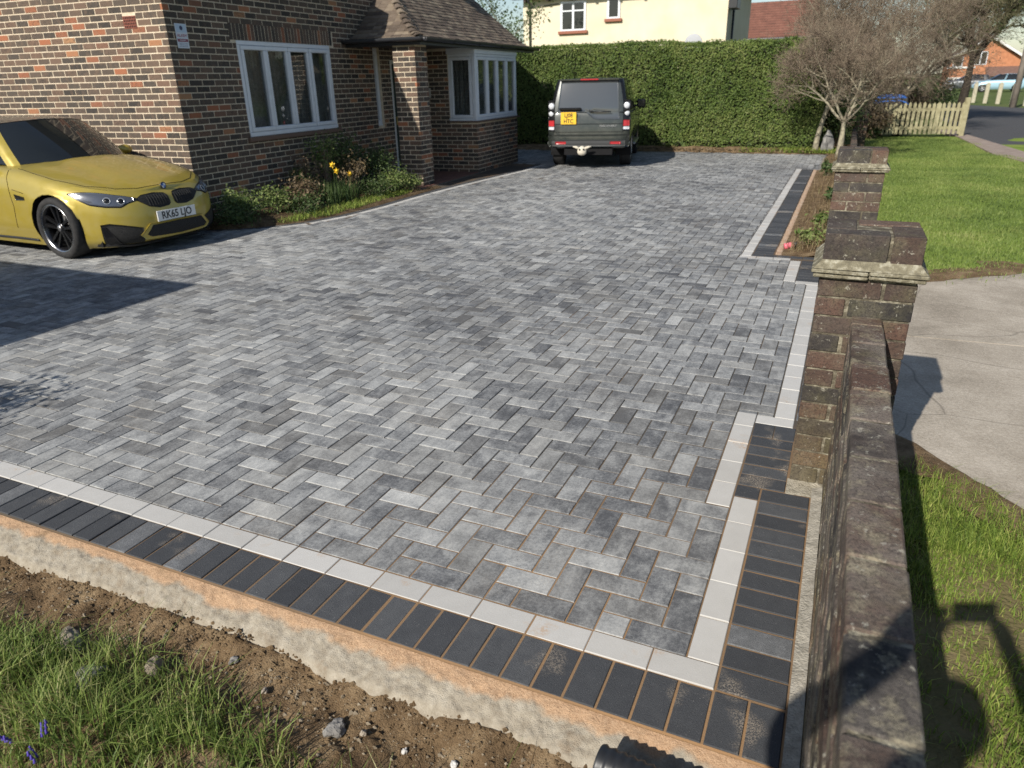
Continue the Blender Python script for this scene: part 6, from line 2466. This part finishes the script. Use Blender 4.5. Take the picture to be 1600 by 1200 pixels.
# ------------------------------------------------------------------ cream house
ch_ = thing("cream_house", "cream rendered house with brown sills behind the hedge", "house")
M_cream = vary("cream_render", (.62, .55, .40), (.72, .65, .49), 1.2, .9, .15, 80, .2)
YH = 32.0
mb = MB(); mb.box((-14.25, YH, -.1), (-5.10, YH + 7, 5.25)); mb.build("wall", M_cream, ch_)
M_sill = plain("red_brown_sill", (.28, .10, .06), .7)
M_darkroof = vary("dark_roof", (.045, .035, .032), (.085, .065, .055), 6, .9)
def far_window(par, x0, x1, z0, z1, y, nx, mullz=None, sill=True):
    mb = MB(); mb.cbox((x0, y - .05, z0), (x1, y + .02, z1), .01); w = mb.build("window", M_white, par)
    st = (x1 - x0 - .10) / nx
    for k in range(nx):
        a = x0 + .05 + k * st
        zz = [(z0 + .08, z1 - .08)] if not mullz else [(z0 + .08, mullz - .03), (mullz + .03, z1 - .08)]
        for (p, q) in zz:
            mb = MB(); mb.box((a + .05, y - .056, p), (a + st - .05, y - .052, q)); mb.build("pane", M_carglass, w)
    if sill:
        mb = MB(); mb.cbox((x0 - .09, y - .12, z0 - .12), (x1 + .09, y + .0, z0 - .002), .01); mb.build("sill", M_sill, par)
far_window(ch_, -12.42, -11.22, 3.74, 4.93, YH, 2, 4.55)
far_window(ch_, -10.26, -9.66, 4.14, 5.02, YH, 1)
mb = MB(); mb.box((-14.7, YH - .45, 5.12), (-4.75, YH - .01, 5.22)); mb.box((-14.7, YH - .48, 5.23), (-4.75, YH - .40, 5.36))
mb.build("eaves", M_darkroof, ch_)
for k in range(9):
    mb = MB(); mb.cbox((-14.1 + k * 1.08, YH - .36, 4.98), (-13.98 + k * 1.08, YH - .004, 5.115), .01); mb.build("rafter_end", M_darkroof, ch_)
mb = MB(); mb.tube([(-13.85, YH - .42, 5.1), (-13.9, YH - .08, 4.85), (-13.9, YH - .08, 0)], .045, 8); mb.build("downpipe", M_gutter, ch_, True)
mb = MB(); mb.tube([(-13.9, YH - .06, 4.78), (-12.5, YH - .06, 4.86)], .02, 6); mb.build("cable", M_gutter, ch_)
mb = MB()
V = [(-14.7, YH - .5, 5.3), (-4.7, YH - .5, 5.3), (-4.7, YH + 7.5, 5.3), (-14.7, YH + 7.5, 5.3), (-12.5, YH + 3.5, 8.2), (-7.0, YH + 3.5, 8.2)]
mb.add(V, [(0, 1, 5, 4), (1, 2, 5), (2, 3, 4, 5), (3, 0, 4), (3, 2, 1, 0)]); mb.build("roof", M_darkroof, ch_)
mb = MB(); mb.cbox((-5.05, YH - .3, 4.25), (-4.70, YH + .6, 5.3), .02); mb.build("bargeboard", M_black, ch_)
mb = MB(); mb.tube([(-5.0, YH + .9, 4.3), (-4.98, YH + 1.0, 0)], .05, 8); mb.build("downpipe", M_black, ch_, True)
sdh = thing("satellite_dish", "grey dish rim just showing above the hedge top", "dish", (-6.35, YH - .35, 3.02), 0)
mb = MB(); mb.lathe([(0, -.10), (.2, -.07), (.36, 0), (.37, .01), (.35, .015)], 24, Matrix.Rotation(R(90), 4, 'X')); mb.build("dish", plain("dish_grey", (.38, .39, .41), .5), sdh, True)
mb = MB(); mb.tube([(0, .1, 0), (0, .33, -.1)], .03, 6); mb.build("bracket", M_black, sdh)

# ------------------------------------------------------------------ red roofed house
rh = thing("red_roofed_house", "long house with a weathered red tiled roof beyond the hedge", "house")
def mk_redtile():
    g = G("red_tiles")
    x, y, z = g.xyz()
    rows = g.math('FRACT', g.math('MULTIPLY', z, 7.0))
    f = g.math('ADD', g.math('MULTIPLY', g.noise(2.5, 5, .7), .7), g.math('MULTIPLY', rows, .25))
    col = g.ramp(f, [(.25, (.085, .045, .036)), (.5, (.16, .072, .052)), (.75, (.23, .115, .085))])
    g.bump(rows, .8, .05)
    return g.out(col, .9, .2)
M_red_tile = mk_redtile()
mb = MB(); mb.box((-8.2, 45.3, -.1), (-1.6, 51, 3.58)); mb.build("wall", vary("far_brick", (.22, .10, .07), (.30, .15, .10), 4), rh)
mb = MB(); V = [(-8.5, 45, 3.6), (-1.3, 45, 3.6), (-1.3, 51.3, 3.6), (-8.5, 51.3, 3.6), (-8.4, 48.1, 5.75), (-2.4, 48.1, 5.75)]
mb.add(V, [(0, 1, 5, 4), (1, 2, 5), (2, 3, 4, 5), (3, 0, 4), (3, 2, 1, 0)]); mb.build("roof", M_red_tile, rh)
mb = MB(); mb.tube([(-8.5, 44.95, 3.62), (-1.3, 44.95, 3.62)], .07, 8); mb.build("gutter", M_black, rh)
mb = MB(); mb.box((-7.6, 43.4, -.1), (-6.45, 45.2, 3.72)); po = mb.build("porch", M_whitepaint, rh)
mb = MB(); V = [(-7.8, 43.2, 3.74), (-6.2, 43.2, 3.74), (-6.2, 45.6, 3.74), (-7.8, 45.6, 3.74), (-7.0, 44.6, 4.5)]
mb.add(V, [(0, 1, 4), (1, 2, 4), (2, 3, 4), (3, 0, 4), (3, 2, 1, 0)]); mb.build("porch_roof", vary("orange_tiles", (.36, .12, .06), (.46, .18, .09), 5), po)
far_window(rh, -7.3, -6.6, 3.05, 3.68, 43.4, 1, sill=False)

# ------------------------------------------------------------------ orange brick house across the road
oh = thing("orange_house", "orange brick house with white gable boards beyond the road", "house")
M_ob = vary("orange_brick", (.36, .15, .075), (.47, .21, .11), 3, .9)
YO = 100.0
mb = MB()
mb.box((9.7, YO, -.1), (16.4, YO + 8, 3.3))
V = [(10.2, YO, 3.3), (15.9, YO, 3.3), (13.05, YO, 5.35), (10.2, YO + 8, 3.3), (15.9, YO + 8, 3.3), (13.05, YO + 8, 5.35)]
mb.add(V, [(0, 1, 2), (5, 4, 3), (0, 3, 4, 1)])
mb.build("wall", M_ob, oh)
mb = MB()
for (a, b) in (((13.05, 5.45), (16.6, 3.25)), ((13.05, 5.45), (9.5, 3.25))):
    V = [(a[0], YO - .5, a[1]), (b[0], YO - .5, b[1]), (b[0], YO + 8.4, b[1]), (a[0], YO + 8.4, a[1])]
    V += [(x, y, z - .12) for x, y, z in V]
    mb.add(V, [(0, 1, 2, 3), (7, 6, 5, 4), (0, 4, 5, 1), (1, 5, 6, 2), (2, 6, 7, 3)])
mb.build("roof", M_darkroof, oh)
for (a, b) in (((13.05, 5.42), (16.6, 3.22)), ((13.05, 5.42), (9.5, 3.22))):
    mb = MB(); V = [(a[0], YO - .56, a[1] - .28), (b[0], YO - .56, b[1] - .28), (b[0], YO - .56, b[1]), (a[0], YO - .56, a[1]), (a[0], YO - .5, a[1] - .28), (b[0], YO - .5, b[1] - .28), (b[0], YO - .5, b[1]), (a[0], YO - .5, a[1])]
    mb.add(V, [(0, 1, 2, 3), (4, 7, 6, 5), (3, 2, 6, 7), (0, 4, 5, 1)]); mb.build("bargeboard", M_whitepaint, oh)
far_window(oh, 11.9, 13.2, 2.35, 3.75, YO, 2, sill=False)
far_window(oh, 9.9, 10.9, 2.2, 3.3, YO, 1, sill=False)
mb = MB(); mb.cbox((9.4, YO - .12, 2.02), (12.2, YO - .005, 2.22), .02); mb.build("string_course", M_whitepaint, oh)
mb = MB(); V = [(13.2, YO - 1.8, 1.25), (16.6, YO - 1.8, 1.25), (16.6, YO, 2.15), (13.2, YO, 2.15)]
V += [(x, y, z - .1) for x, y, z in V]
mb.add(V, [(0, 1, 2, 3), (7, 6, 5, 4), (0, 4, 5, 1), (1, 5, 6, 2), (3, 7, 4, 0)]); mb.build("porch_roof", vary("brown_tiles", (.12, .07, .055), (.18, .11, .085), 4), oh)
for (a, b) in ((9.6, 11.0), (11.3, 12.1), (13.8, 15.6)):
    mb = MB(); mb.cbox((a, YO - .10, -.1), (b, YO - .004, 1.1), .02); mb.build("garage_door", M_whitepaint, oh)
    for q in range(2):
        mb = MB(); mb.box((a + .12 + q * (b - a - .1) / 2, YO - .104, .55), (a + (q + 1) * (b - a - .1) / 2 - .02, YO - .101, .95)); mb.build("garage_pane", M_carglass, oh)

# ------------------------------------------------------------------ far parked cars
def small_car(label, at, rz, paint, seed):
    t = thing("parked_car", label, "car", at, rz, "cars parked across the road")
    spec = dict(f=[0, .2, .5, .8, 1.0], W=[.78, .86, .87, .85, .78], xf=[.6, .78, .80, .76, .66], xr=[-3.1, -3.25, -3.28, -3.26, -3.2], z0=.2, xa=-.2, xb=-2.7, nfront=3, nrear=4,
                axles=(0.0, -2.5), flare=.01, tx=[.7, 0, -.6, -2, -3.3], tz=[.72, .86, .93, .95, .98], cx=[.7, 0, -3.3], cz=[.03, .07, .05], arch=.34, wz=.31)
    c = Car(spec, t, paint, .45)
    bot = [(-.35, 0, .96), (-.5, .55, .94), (-.75, .74, .94), (-1.5, .77, .95), (-1.6, .77, .95), (-2.6, .75, .97), (-2.95, .68, .98), (-3.15, .4, .98), (-3.18, 0, .98)]
    top = [(-1.15, 0, 1.43), (-1.2, .4, 1.42), (-1.3, .55, 1.40), (-1.65, .58, 1.43), (-1.72, .58, 1.43), (-2.5, .56, 1.41), (-2.75, .52, 1.39), (-2.85, .3, 1.40), (-2.86, 0, 1.40)]
    c.cabin(bot, top, ['ws', 'ws', 'sw', 'bp', 'sw2', 'cp', 'rw', 'rw'], .02, .03, dict(ws=("windscreen", M_carglass, .03, .98, .002), sw=("side_window", M_carglass, .06, .92, 0), bp=("b_pillar", paint, 0, 1, .002), sw2=("rear_side_window", M_carglass, .06, .92, 0), cp=("c_pillar", paint, 0, 1, .003), rw=("rear_window", M_carglass, .05, .95, 0)), sub=3, nv=4)
    for (x, y) in ((0, -.74), (0, .74), (-2.5, -.74), (-2.5, .74)):
        wheel(t, x, y, .31, .2, M_alloy, M_alloy, 6, False, .65)
    c.patch("headlight", [(.62, .45, .66), (.4, .72, .70)], [(.68, .45, .56), (.45, .76, .58)], M_lamp, .004, 6, 4, mirror=True)
    c.patch("tail_lamp", [(-3.1, .78, .86), (-3.25, .6, .86)], [(-3.1, .8, .66), (-3.27, .6, .66)], M_red, .004, 6, 4, mirror=True)
    return t
small_car("pale blue hatchback parked in front of the orange brick house", (10.4, 78, 0), R(178), mk_paint("pale_blue_paint", (.32, .50, .60), .1), 1)
small_car("dark car cut off by the right edge of the picture", (15.2, 79, 0), R(182), mk_paint("dark_blue_paint", (.02, .025, .035), .1), 2)
small_car("dark grey car half hidden behind the bare branches", (8.6, 84, 0), R(175), mk_paint("grey_paint", (.07, .08, .09), .1), 3)

# ------------------------------------------------------------------ things outside the left edge that throw the shade on the drive
ga = thing("garage", "flat-roofed brick garage standing just left of the view", "garage", (0, 0, 0))
mb = MB(); mb.box((-12.0, -6.0, -.2), (-6.18, -.52, 2.22)); mb.build("wall", vary("garage_brick", (.13, .08, .055), (.2, .12, .08), 9, .9, .3), ga)
mb = MB(); mb.cbox((-12.15, -6.15, 2.22), (-6.06, -.36, 2.40), .01); mb.build("flat_roof", plain("roof_felt_grey", (.10, .10, .10), .9), ga)
mb = MB(); mb.cbox((-6.17, -4.4, 0), (-6.12, -1.6, 2.05), .01); mb.build("garage_door", M_whitepaint, ga)
leaf_plant("leafy_bush", "rounded green bush just left of the view by the garage", (-4.62, -.80, -.05), 1.25, .40, 3200, .06, M_shrub, M_bark, 91, 26, cat="bush")

# ------------------------------------------------------------------ the person taking the picture (only the shadow is in view)
def skin_obj(name, chain, mat, parent=None, sub=2):
    """chain: dict key -> (pos, radius, parent key); one continuous skinned surface rooted at the first key"""
    me = bpy.data.meshes.new(name)
    keys = list(chain)
    idx = {k: i for i, k in enumerate(keys)}
    V = [chain[k][0] for k in keys]
    E = [(idx[chain[k][2]], idx[k]) for k in keys if chain[k][2] is not None]
    me.from_pydata(V, E, [])
    o = bpy.data.objects.new(name, me)
    COL.objects.link(o)
    me.materials.append(mat)
    if parent: o.parent = parent
    md = o.modifiers.new("skin", 'SKIN')
    md.use_smooth_shade = True
    for k, sv in zip(keys, me.skin_vertices[0].data):
        r = chain[k][1]
        sv.radius = r if isinstance(r, tuple) else (r, r)
        sv.use_root = chain[k][2] is None
    ss = o.modifiers.new("smooth", 'SUBSURF')
    ss.levels = sub
    ss.render_levels = sub
    dg = bpy.context.evaluated_depsgraph_get()
    m2 = bpy.data.meshes.new_from_object(o.evaluated_get(dg))
    m2.name = name
    o.modifiers.clear()
    o.data = m2
    if not m2.materials: m2.materials.append(mat)
    m2.polygons.foreach_set("use_smooth", np.ones(len(m2.polygons), bool))
    return o

px_, py_ = .06, -2.12                      # where the person stands
CX, CY, CZ = CAM_POS
per = thing("person", "person in dark jacket and jeans holding up a phone with both hands", "person", (0, 0, 0))
ch = {}
B = lambda x, y, z: (px_ + x, py_ + y, z)
GZ = soil_z(px_, py_) - .02
ch['pelvis'] = (B(0, 0, .92), (.16, .12), None)
ch['waist'] = (B(0, .0, 1.06), (.145, .105), 'pelvis')
ch['chest'] = (B(0, .01, 1.24), (.17, .115), 'waist')
ch['collar'] = (B(0, .0, 1.37), (.11, .085), 'chest')
ch['neck'] = (B(0, .01, 1.43), (.055, .055), 'collar')
ch['jaw'] = (B(0, .045, 1.49), (.062, .07), 'neck')
ch['face'] = (B(0, .035, 1.56), (.074, .092), 'jaw')
ch['crown'] = (B(0, .02, 1.63), (.060, .075), 'face')
for s_, nm in ((1, 'r'), (-1, 'l')):
    hx = CX + s_ * .085
    ch[nm + 'sh'] = (B(s_ * .185, .0, 1.345), .062, 'collar')
    ch[nm + 'ua'] = (B(s_ * .275, .05, 1.29), .055, nm + 'sh')
    ch[nm + 'el'] = (B(s_ * .33, .19, 1.34), .048, nm + 'ua')
    wr = Vector((hx + s_ * .02, CY - .10, CZ - .045))
    el = Vector(ch[nm + 'el'][0])
    ch[nm + 'fa'] = (tuple(el.lerp(wr, .5)), .037, nm + 'el')
    ch[nm + 'wr'] = (tuple(wr), .027, nm + 'fa')
    pm = wr + Vector((0, .035, .02))
    ch[nm + 'pm'] = (tuple(pm), (.030, .018), nm + 'wr')
    for q in range(4):
        a = pm + Vector((-s_ * .005, .018, .03 - .018 * q))
        b = a + Vector((-s_ * .022, .018, .004))
        c = b + Vector((-s_ * .022, -.006, 0))
        L = (.9, 1.0, .95, .75)[q]
        ch[nm + 'f%da' % q] = (tuple(pm.lerp(a, L)), .0095, nm + 'pm')
        ch[nm + 'f%db' % q] = (tuple(pm.lerp(b, L)), .0085, nm + 'f%da' % q)
        ch[nm + 'f%dc' % q] = (tuple(pm.lerp(c, L)), .0075, nm + 'f%db' % q)
    th = wr + Vector((-s_ * .028, .005, .028))
    ch[nm + 'ta'] = (tuple(th), .0125, nm + 'wr')
    ch[nm + 'tb'] = (tuple(th + Vector((-s_ * .02, .012, .022))), .0095, nm + 'ta')
    ch[nm + 'hp'] = (B(s_ * .095, 0, .86), .098, 'pelvis')
    ch[nm + 'kn'] = (B(s_ * .11, .03, .47), .060, nm + 'hp')
    ch[nm + 'cf'] = (B(s_ * .115, -.005, .32), .056, nm + 'kn')
    ch[nm + 'an'] = (B(s_ * .12, -.01, GZ + .08), .040, nm + 'cf')
    ch[nm + 'to'] = (B(s_ * .135, .15, GZ + .04), (.042, .03), nm + 'an')
M_skin = plain("skin", (.42, .25, .18), .55)
skin_obj("body", ch, M_skin, per)
jk = {k: (v[0], tuple(1.13 * r for r in v[1]) if isinstance(v[1], tuple) else v[1] * 1.34, v[2]) for k, v in ch.items() if k in ('pelvis', 'waist', 'chest', 'collar', 'rsh', 'rua', 'rel', 'rfa', 'lsh', 'lua', 'lel', 'lfa')}
skin_obj("jacket", jk, vary("navy_jacket", (.02, .022, .03), (.035, .037, .05), 12, .85), per)
tr = {k: (v[0], tuple(1.08 * r for r in v[1]) if isinstance(v[1], tuple) else v[1] * 1.12, v[2]) for k, v in ch.items() if k in ('pelvis', 'rhp', 'rkn', 'rcf', 'ran', 'lhp', 'lkn', 'lcf', 'lan')}
skin_obj("jeans", tr, vary("denim", (.04, .05, .09), (.07, .085, .13), 30, .9), per)
bm = bmesh.new()
bmesh.ops.create_uvsphere(bm, u_segments=22, v_segments=14, radius=1)
for v in bm.verts:
    v.co = Vector((px_ + .086 * v.co.x, py_ + .015 + .104 * v.co.y, 1.60 + .082 * v.co.z + (.05 if v.co.y > .55 and v.co.z < .2 else 0)))
for f in bm.faces: f.smooth = True
me = bpy.data.meshes.new("hair"); bm.to_mesh(me); bm.free()
link("hair", me, vary("brown_hair", (.03, .02, .014), (.06, .04, .025), 60, .7), per)
for s_ in (1, -1):
    mb = MB(); mb.cbox((px_ + s_ * .125 - .05, py_ - .06, GZ), (px_ + s_ * .125 + .05, py_ + .22, GZ + .085), .03)
    mb.build("shoe", M_black, per)
ph = thing("phone", "slim black phone held level in two hands", "phone", (0, 0, 0))
# the phone stands just behind the lens, square to the view
Mx = Matrix.Translation(CAM_POS - fwd * .032) @ Matrix((cam_r, cam_u, -fwd)).transposed().to_4x4()
mb = MB(); mb.cbox((-.078, -.037, -.004), (.078, .037, .004), .003, M=Mx); mb.build("phone_case", M_black, ph)
mb = MB(); mb.box((-.073, -.033, .0042), (.073, .033, .0046), M=Mx); mb.build("screen", M_trim, ph)
